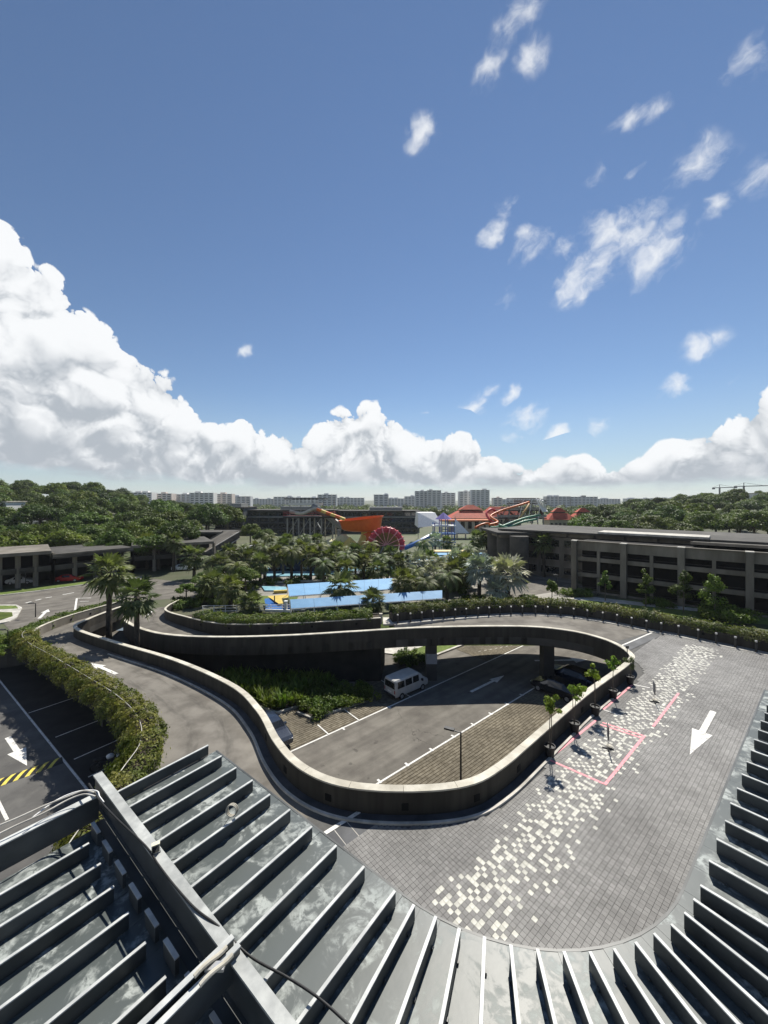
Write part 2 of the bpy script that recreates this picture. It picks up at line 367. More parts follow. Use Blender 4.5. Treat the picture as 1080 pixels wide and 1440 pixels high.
def link(name, me, parent=None):
    o = bpy.data.objects.new(name, me); COL.objects.link(o)
    if parent is not None: o.parent = parent
    return o
def tag(o, label=None, cat=None, group=None, kind=None):
    if label: o['label'] = label
    if cat: o['category'] = cat
    if group: o['group'] = group
    if kind: o['kind'] = kind
    return o
def thing(name, label, cat, loc=(0, 0, 0), rz=0, group=None):
    o = bpy.data.objects.new(name, None); COL.objects.link(o); o.empty_display_size = .3
    o.location = loc; o.rotation_euler = (0, 0, rz)
    return tag(o, label, cat, group)
def copy_tree(o, parent=None):
    c = o.copy(); COL.objects.link(c); c.parent = parent
    for ch in o.children: copy_tree(ch, c)
    return c
ORD = 'first second third fourth fifth sixth seventh eighth ninth tenth eleventh twelfth thirteenth fourteenth fifteenth sixteenth seventeenth eighteenth nineteenth twentieth twenty-first twenty-second twenty-third twenty-fourth twenty-fifth twenty-sixth twenty-seventh twenty-eighth twenty-ninth thirtieth thirty-first thirty-second thirty-third thirty-fourth thirty-fifth thirty-sixth'.split()

def at(px, py, z):
    """ground plan point seen at photo pixel px,py on the level z"""
    Y = (CAM_Z - z) * F_PX / (py - 703.0); return Vector(((px - 540) / F_PX * Y, Y, z))
def atY(px, py, Y): return Vector(((px - 540) / F_PX * Y, Y, CAM_Z - (py - 703.0) / F_PX * Y))

def catmull(pts, per=8, closed=False):
    P_ = [np.array(p, float) for p in pts]; n = len(P_); out = []
    rng = n if closed else n - 1
    for i in range(rng):
        g_ = lambda k: P_[k % n] if closed else P_[min(max(k, 0), n - 1)]
        p0, p1, p2, p3 = g_(i - 1), g_(i), g_(i + 1), g_(i + 2)
        for j in range(per):
            t = j / per
            out.append(.5 * ((2 * p1) + (-p0 + p2) * t + (2 * p0 - 5 * p1 + 4 * p2 - p3) * t * t + (-p0 + 3 * p1 - 3 * p2 + p3) * t ** 3))
    if not closed: out.append(P_[-1])
    return [Vector(tuple(o)) for o in out]
def resample(pts, n):
    pts = [Vector(p) for p in pts]; d = [0]
    for a, b in zip(pts, pts[1:]): d.append(d[-1] + (b.xy - a.xy).length)
    out = []; k = 0
    for i in range(n):
        t = d[-1] * i / (n - 1)
        while k < len(d) - 2 and d[k + 1] < t: k += 1
        f = (t - d[k]) / max(d[k + 1] - d[k], 1e-9); out.append(pts[k].lerp(pts[k + 1], f))
    return out
def plen(pts): return sum((b.xy - a.xy).length for a, b in zip(pts, pts[1:]))
def normals2(pts, closed=False):
    out = []; n = len(pts)
    for i in range(n):
        a = pts[(i - 1) % n if closed else max(i - 1, 0)]; b = pts[(i + 1) % n if closed else min(i + 1, n - 1)]
        t = (b - a).xy.normalized(); out.append(Vector((t.y, -t.x, 0)))      # right-hand normal
    return out
def offset(pts, d, closed=False): return [p + n * d for p, n in zip(pts, normals2(pts, closed))]
def strip(name, pts, w0, w1, z0, z1, m, parent=None, closed=False, smooth=False):
    """box section swept along pts: from w0 to w1 to the right, z0..z1 above the path"""
    rows = []
    for p, n in zip(pts, normals2(pts, closed)):
        a = p + n * w0; b = p + n * w1
        rows.append([a + Vector((0, 0, z0)), a + Vector((0, 0, z1)), b + Vector((0, 0, z1)), b + Vector((0, 0, z0)), a + Vector((0, 0, z0))])
    mb = MB().sweep(rows, closed)
    if not closed: mb.f.append((0, 1, 2, 3)); k = len(mb.v) - 5; mb.f.append((k + 3, k + 2, k + 1, k))
    return mb.build(name, m, parent, smooth)
def inpoly(x, y, poly):
    c = False; n = len(poly); j = n - 1
    for i in range(n):
        xi, yi = poly[i][0], poly[i][1]; xj, yj = poly[j][0], poly[j][1]
        if (yi > y) != (yj > y) and x < (xj - xi) * (y - yi) / (yj - yi) + xi: c = not c
        j = i
    return c
def sheet(name, outer, z, m, holes=(), parent=None, kind='structure'):
    bm = bmesh.new(); es = []
    for loop in [outer] + list(holes):
        vs = [bm.verts.new((p[0], p[1], z if z is not None else p[2])) for p in loop]
        es += [bm.edges.new((vs[i], vs[(i + 1) % len(vs)])) for i in range(len(vs))]
    bmesh.ops.triangle_fill(bm, use_beauty=True, edges=es)
    for f in bm.faces:
        if f.normal.z < 0: f.normal_flip()
    me = bpy.data.meshes.new(name); bm.to_mesh(me); bm.free(); me.materials.append(m)
    o = link(name, me, parent)
    if kind and parent is None: o['kind'] = kind
    return o
def loft(name, A, B, m, dz=0.0, kind='structure', cuts=6, parent=None):
    rows = []
    for a, b in zip(A, B): rows.append([a.lerp(b, k / cuts) + Vector((0, 0, dz)) for k in range(cuts + 1)])
    o = MB().sweep(rows).build(name, m, parent, smooth=True)
    me = o.data
    if sum(p.normal.z for p in me.polygons) < 0: me.flip_normals()
    uvl = me.uv_layers.new(name='UVMap'); m1 = cuts + 1; vi = np.empty(len(me.loops), np.int32); me.loops.foreach_get('vertex_index', vi)
    uvl.data.foreach_set('uv', np.stack([(vi % m1) / cuts, (vi // m1) / len(A) * 4], 1).astype(np.float32).reshape(-1))
    if kind: o['kind'] = kind
    return o

# leaf soup: quads with a per-face random attribute
def leaf_mesh(name, pos, nrm, size, m, aspect=.55, seed=1, droop=0.0):
    rg = np.random.default_rng(seed); N = len(pos)
    nrm = nrm / (np.linalg.norm(nrm, axis=1, keepdims=True) + 1e-9)
    t = rg.normal(size=(N, 3)); t[:, 2] -= droop
    t -= nrm * (t * nrm).sum(1, keepdims=True); t /= np.linalg.norm(t, axis=1, keepdims=True) + 1e-9
    b = np.cross(nrm, t); s_ = (size * rg.uniform(.65, 1.35, N))[:, None] if np.isscalar(size) else size[:, None]
    v = np.empty((N, 4, 3)); v[:, 0] = pos - t * s_ * .5; v[:, 1] = pos + b * s_ * aspect * .5 + nrm * s_ * .08
    v[:, 2] = pos + t * s_ * .5; v[:, 3] = pos - b * s_ * aspect * .5 + nrm * s_ * .08
    me = bpy.data.meshes.new(name); me.vertices.add(N * 4); me.vertices.foreach_set('co', v.reshape(-1))
    me.loops.add(N * 4); me.loops.foreach_set('vertex_index', np.arange(N * 4, dtype=np.int32))
    me.polygons.add(N); me.polygons.foreach_set('loop_start', np.arange(N, dtype=np.int32) * 4); me.polygons.foreach_set('loop_total', np.full(N, 4, dtype=np.int32))
    me.update(calc_edges=True); at_ = me.attributes.new('rnd', 'FLOAT', 'FACE'); at_.data.foreach_set('value', rg.random(N).astype(np.float32))
    me.materials.append(m); return me
def clumps(rg, centers, radii, per, flat=.75, shell=.55):
    P_, N_ = [], []
    for c, r_ in zip(centers, radii):
        d = rg.normal(size=(per, 3)); d /= np.linalg.norm(d, axis=1, keepdims=True)
        k = rg.uniform(shell, 1.08, (per, 1)); k[: per // 8] *= 1.15
        P_.append(np.array(c) + d * k * r_ * np.array([1, 1, flat])); N_.append(d + rg.normal(size=(per, 3)) * .45 + np.array([0, 0, .35]))
    return np.concatenate(P_), np.concatenate(N_)
def set_rnd(o, seed=3):
    me = o.data; a = me.attributes.new('rnd', 'FLOAT', 'FACE'); n = len(me.polygons)
    a.data.foreach_set('value', np.random.default_rng(seed).random(n).astype(np.float32))
#@@STRUCTURE@@
# ------------------------------------------------------------------ large structure
G = 2.0; DK = 4.5
U = Vector((.766, .643, 0)); V = Vector((-.643, .766, 0))          # directions of the paving, the car park lane and the straight parapet
loop_ctrl = [(-35.0, 43.9, 2.4), (-26.8, 38.6, 2.75), (-18.0, 33.3, 3.2), (-10.9, 27.7, 3.75), (-7.6, 23.8, 4.05), (-5.5, 20.3, 4.3), (-3.8, 18.2, 4.45), (-1.8, 17.05, DK), (.9, 16.75, DK),
             (3.5, 17.05, DK), (5.3, 18.1, DK), (7.9, 20.4, DK), (12.9, 24.9, DK), (18.6, 29.6, DK), (19.9, 31.5, DK), (19.7, 34.2, DK), (17.6, 36.6, DK), (13.3, 37.85, DK), (4.1, 37.5, DK),
             (-2.7, 37.1, 4.25), (-9.6, 37.4, 3.75), (-17, 38.4, 3.25), (-23.2, 40.5, 2.8), (-28.2, 43.7, 2.5), (-31.8, 47.0, 2.35), (-34.2, 51, 2.2), (-35.7, 55.6, 2.1), (-36.3, 55.4, 2.1), (-36.6, 51.5, 2.15), (-36.4, 47.5, 2.25)]
PER = 8
LOOP = catmull(loop_ctrl, PER, True); NL = len(LOOP)
def loop_idx(i): return i * PER
pit = [(-90, 24), (-44, 40.3), (-40.5, 41.3), (-36.9, 43.6), (-37.2, 48), (-36.8, 54.6), (-35.3, 54.6), (-33.3, 50), (-30.8, 47), (-28, 46.8), (-18, 46.5), (-2, 50.5), (24, 50.5), (30, 45), (36, 36), (44, 22), (44, -20), (-90, -20)]
sheet('ground', [(-6000, -3000), (6000, -3000), (6000, 9000), (-6000, 9000)], G, M_ground, [pit])
sheet('car_park_floor', [(-92, -22), (46, -22), (46, 53), (-92, 53)], 0.0, M_asphalt)
rw = MB()
for a, b in zip(pit, pit[1:] + pit[:1]): rw.add([(a[0], a[1], 0), (b[0], b[1], 0), (b[0], b[1], G), (a[0], a[1], G)], [(0, 1, 2, 3)])
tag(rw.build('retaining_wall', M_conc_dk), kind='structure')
# grass bank behind the car park
tag(MB().add([(-1, 47.5, .02), (24, 47.5, .02), (24.5, 50.4, G), (-2, 50.4, G)], [(0, 1, 2, 3)]).build('grass_bank', M_grass), kind='structure')

# left ramp, upper ramp (bridge) and deck surfaces
J1 = loop_idx(7) - 2          # where the left ramp meets the deck
J2 = loop_idx(15) + 3         # where the bridge ramp meets the deck
left_in = [LOOP[i % NL] for i in range(J1, loop_idx(0) - 1, -1)] + [LOOP[i] for i in range(NL - 1, loop_idx(27), -1)]
left_out = catmull([(-9.5, 9.8, DK), (-10.6, 14, DK), (-11.6, 18.5, 4.45), (-12.3, 21.2, 4.3), (-14.4, 24.2, 4.0), (-18.2, 27.6, 3.65), (-24, 31.8, 3.15), (-30, 36, 2.8), (-36, 40.1, 2.5), (-39.2, 43.4, 2.3), (-40.2, 48.5, 2.15), (-39.4, 54, 2.06), (-38.6, 57, 2.03)], 8)
n = 110
LI, LO = resample(left_in, n), resample(left_out, n)
for a, b in zip(LI, LO): b.z = a.z
loft('left_ramp', LI, LO, M_ramp)
up_in = [LOOP[i % NL] for i in range(J2, loop_idx(26) + 1)]
up_out = catmull([(27.2, 39.3, DK), (24.6, 42.1, DK), (21.3, 44.1, DK), (17.5, 44.9, DK), (13.3, 44.6, DK), (6.5, 43.2, DK), (.4, 41.6, 4.4), (-5.5, 41.3, 4.1), (-11, 41.7, 3.7), (-18.3, 43.2, 3.2), (-25.5, 48.0, 2.7), (-29.2, 51.3, 2.4), (-30.6, 54.5, 2.2), (-31.0, 58, 2.05)], 8)
UI, UO = resample(up_in, n), resample(up_out, n)
for a, b in zip(UI, UO): a.z = b.z = max(a.z, 2.06)
loft('bridge_ramp', UI, UO, M_ramp)
# slabs under both ramps (fair faced concrete soffits)
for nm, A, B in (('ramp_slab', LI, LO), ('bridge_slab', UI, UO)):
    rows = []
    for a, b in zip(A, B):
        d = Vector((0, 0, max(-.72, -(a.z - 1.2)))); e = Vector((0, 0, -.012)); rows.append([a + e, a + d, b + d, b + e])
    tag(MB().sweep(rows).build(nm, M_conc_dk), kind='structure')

deck_in = [LOOP[i] for i in range(J1, J2 + 1)]
kerb_line = catmull([(27.2, 39.3, DK), (28.9, 38.1, DK), (30.9, 35.9, DK), (33.4, 33.1, DK), (37, 28, DK), (41, 21.5, DK), (45, 14, DK)], 8)
deck_poly = [p.xy for p in deck_in] + [p.xy for p in kerb_line] + [Vector((45, -6)), Vector((-16, -6)), Vector((-16, 8)), Vector((-9.5, 9.8))]
deck = sheet('deck', deck_poly, DK, M_bed)
tag(MB().add([(-16, -6, 0), (45, -6, 0), (45, 14, 0), (-16, -6, DK - .01), (45, -6, DK - .01), (45, 14, DK - .01), (-16, 8, 0), (-16, 8, DK - .01), (-9.5, 9.8, 0), (-9.5, 9.8, DK - .01)],
             [(0, 1, 4, 3), (1, 2, 5, 4), (0, 3, 7, 6), (6, 7, 9, 8)]).build('deck_wall', M_conc_dk), kind='structure')

# ---- ring parapet round the void
ring = thing('parapet_wall', 'dark brown parapet with cream coping looping round the sunken car park', 'parapet', (0, 0, 0))
rows, caprows = [], []
for i, (p, nn) in enumerate(zip(LOOP, normals2(LOOP, True))):
    k = i / PER
    bot = p.z - .75
    if 13.5 >= k >= 0: bot = min(bot, 0.0)
    top = p.z + 1.0; q = p + nn * .28
    rows.append([(p.x, p.y, bot), (p.x, p.y, top), (q.x, q.y, top), (q.x, q.y, p.z - .02)])
    a = p - nn * .04; b = p + nn * .34
    caprows.append([(a.x, a.y, top), (a.x, a.y, top + .07), (b.x, b.y, top + .07), (b.x, b.y, top), (a.x, a.y, top)])
MB().sweep(rows, True).build('wall', M_wall, ring)
U_LOOP = resample(LOOP + [LOOP[0]], 397)[:-1]; U_N = normals2(U_LOOP, True)
for k in range(0, 396, 6):
    r_ = []
    for j in range(7):
        p, nn = U_LOOP[(k + j) % 396].copy(), U_N[(k + j) % 396]
        if j in (0, 6): p = p.lerp(U_LOOP[(k + (1 if j == 0 else 5)) % 396], .02)
        a = p - nn * .04; b = p + nn * .34; top = p.z + 1.0 + random.uniform(-.003, .003)
        r_.append([(a.x, a.y, top), (a.x, a.y, top + .07), (b.x, b.y, top + .07), (b.x, b.y, top), (a.x, a.y, top)])
    mb = MB().sweep(r_); mb.f += [(0, 1, 2, 3), (33, 32, 31, 30)]; mb.build('coping_stone', M_cap, ring)
LN = normals2(LOOP, True)
def road_z(p): return p.z
for k in (4.55, 5.6, 6.75, 8.05, 9.35, 10.55, 11.9):                                # scupper openings at the foot of the wall
    i = int(k * PER); p = LOOP[i]; nn = LN[i]; t = Vector((-nn.y, nn.x, 0))
    MB().box(p + nn * .285 + Vector((0, 0, .36)), (.3, .03, .3), (t, nn, (0, 0, 1))).build('scupper', M_hole, ring)
# channel and kerb at the foot of the parapet
kl = offset(LOOP[loop_idx(1):loop_idx(12) + 5], .78)
kerb = strip('kerb', kl, -.06, .06, -.02, .1, M_kerb); tag(kerb, kind='structure')
ch = strip('gutter', offset(LOOP[loop_idx(1):loop_idx(12) + 5], .48), -.19, .2, .0, .012, M_strip); tag(ch, kind='structure')
inner_b = strip('edge_line', offset(LOOP[loop_idx(17) - 4:loop_idx(24)], .62), -.05, .05, .004, .02, M_kerb); tag(inner_b, kind='structure')
# wall below the bridge's left half and columns
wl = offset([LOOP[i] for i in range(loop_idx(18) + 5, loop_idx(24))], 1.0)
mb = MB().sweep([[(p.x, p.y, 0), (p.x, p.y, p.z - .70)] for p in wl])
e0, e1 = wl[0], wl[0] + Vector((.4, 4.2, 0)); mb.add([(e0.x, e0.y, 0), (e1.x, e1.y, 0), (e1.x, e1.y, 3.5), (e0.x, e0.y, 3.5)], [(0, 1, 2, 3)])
tag(mb.build('abutment_wall', M_conc_shade), 'dark concrete wall closing off the space below the bridge', 'wall')
for px, py, lb, band in ((607, 957, 'square bridge column with grey sign band beside the parked van', 1), (772, 959, 'plain square bridge column beside the parked dark cars', 0)):
    b = at(px, py, 0); b.y += .5
    c = thing('bridge_column', lb, 'column', b, R(40) if 0 else 0, 'bridge columns')
    MB().box((0, 0, 1.9), (1.05, 1.05, 3.8)).build('shaft', M_conc_dk, c)
    if band: MB().box((0, -.0, 2.15), (1.09, 1.09, 1.0)).build('sign_band', mat('grey_band', (.26, .27, .29), (.32, .33, .35), scale=2), c)

# ---- back planter walls with hedges
kerb_full = up_out[:up_out.index(min(up_out, key=lambda p: abs(p.x - 1.2))) + 1]
back_line = kerb_line[::-1] + kerb_full[1:]                                     # runs from the right round to the gate gap
BL = resample(back_line, 150)                                                    # right-hand normal points outward here
tag(strip('walkway', BL, .1, 1.0, -.3, .03, mat('walkway_paving', (.2, .2, .19), (.27, .265, .25), scale=1.5, big=(.4, .12))), kind='structure')
tag(strip('walkway_kerb', BL, -.1, .1, -.3, .07, M_kerb), kind='structure')
pl = thing('planter_wall', 'dark brown planter wall behind the row of bollards', 'planter')
strip('front_wall', BL, 1.0, 1.2, -.4, .95, M_wall, pl); strip('back_wall', BL, 2.35, 2.5, -1.0, .9, M_wall, pl)
strip('soil', BL, 1.2, 2.35, -.6, .75, M_soil, pl)
left_bl = [p for p in up_out if p.x <= -.2]
LB = resample(left_bl, 90)
pl2 = thing('planter_wall', 'dark brown planter wall along the far side of the bridge ramp', 'planter')
strip('front_wall', LB, 0, .2, -.5, .85, M_wall, pl2); strip('coping', LB, -.02, .22, .85, .92, M_cap, pl2)
LBh = LB[:62]
strip('back_wall', LBh, 2.0, 2.2, -2.6, .8, M_wall, pl2); strip('soil', LBh, .2, 2.0, -.4, .7, M_soil, pl2)
for i in range(6, 60, 11):
    p = LB[i]; nn = normals2(LB)[i]; t = Vector((-nn.y, nn.x, 0))
    MB().box(p - nn * .01 + Vector((0, 0, .45)), (.22, .03, .22), (t, nn, (0, 0, 1))).build('scupper', M_hole, pl2)
for i in range(8, 150, 12):
    p = BL[i]; nn = normals2(BL)[i]; t = Vector((-nn.y, nn.x, 0))
    MB().box(p + nn * .99 + Vector((0, 0, .5)), (.22, .03, .22), (t, nn, (0, 0, 1))).build('scupper', M_hole, pl)
# gate gap: landing
gp = Vector((1.0, 42.9, 4.42))
tag(MB().box((.65, 43.2, 4.36), (1.5, 2.4, .16)).build('gate_landing', M_kerb), kind='structure')
gt = thing('gate_post', 'pale square post by the gap in the planter hedge', 'post', (-.35, 42.5, 4.3))
MB().box((0, 0, .55), (.3, .3, 1.1)).build('post', M_kerb, gt); MB().box((0, 0, 1.13), (.36, .36, .06)).build('cap', M_cap, gt)

def hedge_mesh(name, pts, w0, w1, z0, z1, N, size, m, seed, hang=0.0, hangw=.5):
    """leaves over a box section swept along pts; hang adds trailing growth over the w1 side"""
    rg = np.random.default_rng(seed); pn = normals2(pts); L = [0]
    for a, b in zip(pts, pts[1:]): L.append(L[-1] + (b - a).length)
    P_ = np.empty((N, 3)); Q_ = np.empty((N, 3)); tt = rg.uniform(0, L[-1], N); idx = np.clip(np.searchsorted(L, tt) - 1, 0, len(pts) - 2)
    pa = np.array([tuple(p) for p in pts]); na = np.array([tuple(p) for p in pn]); La = np.array(L)
    f = ((tt - La[idx]) / (La[idx + 1] - La[idx]))[:, None]
    c = pa[idx] * (1 - f) + pa[idx + 1] * f; nv = na[idx] * (1 - f) + na[idx + 1] * f
    lump = .24 * np.sin(tt * 2.3) * np.sin(tt * .7) + .1 * np.sin(tt * 5.1 + 1) + .14 * np.sin(tt * 1.1 + 2) * np.sin(tt * .37) + rg.normal(0, .07, N)
    u = rg.random(N)
    side = rg.random(N)
    w = w0 + (w1 - w0) * u; zz = z1 + lump * (1 - (2 * u - 1) ** 4) - .25 * np.abs(2 * u - 1) ** 5
    nr = np.stack([np.zeros(N), np.zeros(N), np.ones(N)], 1) + nv * (2 * u - 1)[:, None] ** 3
    s0 = side < .28; s1 = side > .72
    w[s0] = w0 + rg.normal(0, .06, s0.sum()); zz[s0] = rg.uniform(z0, z1 + .05, s0.sum()); nr[s0] = -nv[s0] + [0, 0, .4]
    w[s1] = w1 + rg.normal(0, .06, s1.sum()); zz[s1] = rg.uniform(z0, z1 + .05, s1.sum()); nr[s1] = nv[s1] + [0, 0, .4]
    if hang:
        h = rg.random(N) < .45; k = rg.random(h.sum()) ** 1.2; rag = .55 + .45 * np.abs(np.sin(tt[h] * 1.7) * np.sin(tt[h] * .63 + .8)) + rg.normal(0, .12, h.sum())
        w[h] = w1 + hangw * np.sin(k * 2.2) + rg.normal(0, .09, h.sum()); zz[h] = z1 - hang * k * rag; nr[h] = nv[h] + np.array([0, 0, .7])
    sh = rg.random(N) < .05; zz[sh] += rg.random(sh.sum()) ** 2 * .4; w[sh] += rg.normal(0, .12, sh.sum())
    nr = nr + rg.normal(0, .45, (N, 3))
    w = w + (w - (w0 + w1) / 2) * (.16 * np.sin(tt * 1.9 + .6) + .1 * np.sin(tt * 4.3))
    P_ = c + nv * w[:, None]; P_[:, 2] = c[:, 2] + zz
    return leaf_mesh(name, P_, nr, size, m, .6, seed)

hd = thing('hedge', 'long clipped hedge in the planter behind the bollards', 'hedge')
link('foliage', hedge_mesh('foliage', BL, 1.05, 2.45, .75, 1.45, 24000, .2, M_leaf_hedge2, 11), hd)
hd = thing('hedge', 'clipped green hedge on the planter beside the bridge ramp, left of the gate gap', 'hedge')
link('foliage', hedge_mesh('foliage', LB[2:56], .25, 2.1, .65, 1.35, 13000, .2, M_leaf_hedge, 12), hd)

# ---- left ramp: outer planter, hanging hedge, wire rail and the grey outer wall
i0 = min(range(len(LO)), key=lambda i: (LO[i] - Vector((-11.2, 17, 4.5))).length); i1 = min(range(len(LO)), key=lambda i: (LO[i] - Vector((-39.2, 43.4, 2.3))).length)
HP = LO[i0 - 5:i1 + 1]                       # runs outwards and away; the outside is on the left hand, so use negative offsets
HPr = HP[::-1]
lp = thing('planter_trough', 'concrete planter trough along the outer edge of the left ramp', 'planter')
strip('inner_wall', HPr, .02, .14, -.3, .35, M_conc, lp); strip('outer_wall', HPr, 1.3, 1.42, -.72, .4, M_conc_shade, lp); strip('soil', HPr, .14, 1.3, -.6, .25, M_soil, lp)
hd = thing('hedge', 'bushy hedge trailing over the outer edge of the left ramp', 'hedge')
link('foliage', hedge_mesh('foliage', HPr, -.1, 1.35, .2, .95, 46000, .15, M_leaf_hedge, 13, hang=1.3, hangw=.4), hd)
rl = thing('wire_rail', 'thin pale wire rail running along the top of the trailing hedge', 'rail')
MB().tube([p + Vector((0, 0, 1.02)) for p in offset(HPr, .95)], .022, 6).build('wire', M_kerb, rl)
for i in range(3, len(HPr), 9):
    p = offset(HPr, .95)[i]; MB().tube([p + Vector((0, 0, .2)), p + Vector((0, 0, 1.03))], .025, 6).build('post', M_blackmet, rl)
OW = LO[i1 - 1:]
OWr = OW[::-1]
ow = thing('parapet_wall', 'sunlit grey parapet on the outer bend of the left ramp', 'parapet')
strip('wall', OWr, 0, .22, -.4, .95, M_conc, ow); strip('coping', OWr, -.02, .26, .95, 1.0, M_cap, ow)
for i in range(4, len(OW) - 2, 5):
    p = OWr[i]; nn = normals2(OWr)[i]; t = Vector((-nn.y, nn.x, 0))
    MB().box(p - nn * .01 + Vector((0, 0, .42)), (.25, .03, .25), (t, nn, (0, 0, 1))).build('scupper', M_hole, ow)
hd = thing('hedge', 'low yellow green hedge behind the sunlit grey parapet', 'hedge')
link('foliage', hedge_mesh('foliage', OWr, .3, 2.2, -.1, .9, 9000, .2, M_leaf_lt, 14), hd)
# void under the left ramp: back wall, columns, parking bays
bw = offset(LOOP[loop_idx(0):loop_idx(7)], -.02)
def colm(p, lb):
    c = thing('ramp_column', lb, 'column', (p.x, p.y, 0), R(-35), 'columns under the left ramp')
    MB().box((0, 0, 1.5), (.5, .5, 3.0)).build('shaft', M_conc_dk, c)
colm(at(120, 1030, 0) + Vector((.8, 1, 0)), 'concrete column in the shade below the left ramp'); colm(at(200, 1100, 0) + Vector((1.5, .6, 0)), 'concrete column below the left ramp next to the canopy')
# ---- pavers on the deck
CELL = .172; GAP = .009; TOPZ = .034
pu, pv = U, V
poly_in = [p.xy for p in offset(deck_in, .9)] + [p.xy for p in offset(kerb_line, -.12)] + [Vector((45, 6)), Vector((-16, 6)), Vector((-9.5, 9.8))]
strip1 = [Vector((-.55, 16.05)), Vector((-1.05, 16.55)), Vector((-8, 10.9)), Vector((-7.4, 10.2))]
def seg_side(p, a, b): return (b[0] - a[0]) * (p[1] - a[1]) - (b[1] - a[1]) * (p[0] - a[0])
S1a, S1b = at(503, 1144, DK), at(450, 1177, DK); S1d = (S1b - S1a).normalized(); S1n = Vector((-S1d.y, S1d.x, 0))
if S1n.x < 0: S1n = -S1n
S2a, S2b = Vector((20.2, 34.4, DK)), Vector((27.1, 39.0, DK)); S2d = (S2b - S2a).normalized(); S2n = Vector((S2d.y, -S2d.x, 0))
a0, a1 = (9 * U.y + 0), 0
us = np.arange(-4, 62, CELL); vs = np.arange(-32, 40, CELL)
UU, VV = np.meshgrid(us, vs, indexing='ij')
XX = UU * U.x + VV * V.x; YY = UU * U.y + VV * V.y
ok = (YY > 9.3) & (np.abs(XX) < YY * 1.12 + 1.2) & (XX < 40)
# vectorised point in polygon
pp = np.array([(p[0], p[1]) for p in poly_in]); ins = np.zeros_like(ok)
j = len(pp) - 1
for i in range(len(pp)):
    xi, yi, xj, yj = pp[i, 0], pp[i, 1], pp[j, 0], pp[j, 1]
    if yi != yj: ins ^= ((yi > YY) != (yj > YY)) & (XX < (xj - xi) * (YY - yi) / (yj - yi) + xi)
    j = i
ok &= ins
ok &= ((XX - S1a.x) * S1n.x + (YY - S1a.y) * S1n.y) > 1.0
ok &= ((XX - S2a.x) * S2n.x + (YY - S2a.y) * S2n.y) > .95
# canopy bay edge hides the rest; keep one metre beyond it
CC = Vector((3.4, 12.1)); 
# band of pale pavers along the drop-off
b0 = at(645, 1290, DK); band_v = b0.dot(V) ; b1_ = at(985, 912, DK)
rgp = np.random.default_rng(21)
vv_mid = VV + (UU - b0.dot(U)) * -((b1_.dot(V) - band_v) / (b1_.dot(U) - b0.dot(U)))
t_ = vv_mid - (band_v - .25)                                     # + towards the parapet
HW = 1.22; urel = UU - b0.dot(U); uend = (b1_.dot(U) - b0.dot(U)) + .6
white = np.zeros(UU.shape, bool); cand = np.argwhere((t_ < HW + .1) & (t_ > -HW * 1.2) & (urel > -.35) & (urel < uend) & ok); rgp.shuffle(cand)
for i, j in cand:                                        # mostly singles, pairs and short runs, thinning out towards the roadway
    t = t_[i, j]; p_ = .6 if t > -.2 * HW else .6 * max(0, (t + 1.2 * HW) / HW) ** 1.2
    p_ *= 1.0 if abs(t - HW) > .25 else .5
    nb_ = int(white[i - 1, j]) + int(white[i + 1, j]) + int(white[i, j - 1]) + int(white[i, j + 1])
    p_ *= (1.0, .75, .12, 0, 0)[nb_]
    if rgp.random() < p_: white[i, j] = True
def paver_arrays(sel):
    X = XX[sel]; Y = YY[sel]; N = len(X); h = (CELL - GAP) / 2
    z = DK + TOPZ + rgp.normal(0, .0012, N)
    cu = np.array([(-1, -1), (1, -1), (1, 1), (-1, 1)]) * h
    v = np.empty((N, 8, 3))
    for k in range(4):
        v[:, k, 0] = v[:, k + 4, 0] = X + cu[k, 0] * U.x + cu[k, 1] * V.x
        v[:, k, 1] = v[:, k + 4, 1] = Y + cu[k, 0] * U.y + cu[k, 1] * V.y
        v[:, k, 2] = DK + .002; v[:, k + 4, 2] = z
    return v
FQ = np.array([(4, 5, 6, 7), (0, 1, 5, 4), (1, 2, 6, 5), (2, 3, 7, 6), (3, 0, 4, 7)])
def paver_mesh(name, v, m, seed):
    N = len(v); me = bpy.data.meshes.new(name); me.vertices.add(N * 8); me.vertices.foreach_set('co', v.reshape(-1))
    f = (FQ[None] + (np.arange(N) * 8)[:, None, None]).reshape(-1)
    me.loops.add(len(f)); me.loops.foreach_set('vertex_index', f.astype(np.int32)); nf = N * 5
    me.polygons.add(nf); me.polygons.foreach_set('loop_start', np.arange(nf, dtype=np.int32) * 4); me.polygons.foreach_set('loop_total', np.full(nf, 4, dtype=np.int32))
    me.update(calc_edges=True); a = me.attributes.new('rnd', 'FLOAT', 'FACE'); r_ = np.random.default_rng(seed).random(N)
    a.data.foreach_set('value', np.repeat(r_, 5).astype(np.float32)); me.shade_flat(); me.materials.append(m); return me
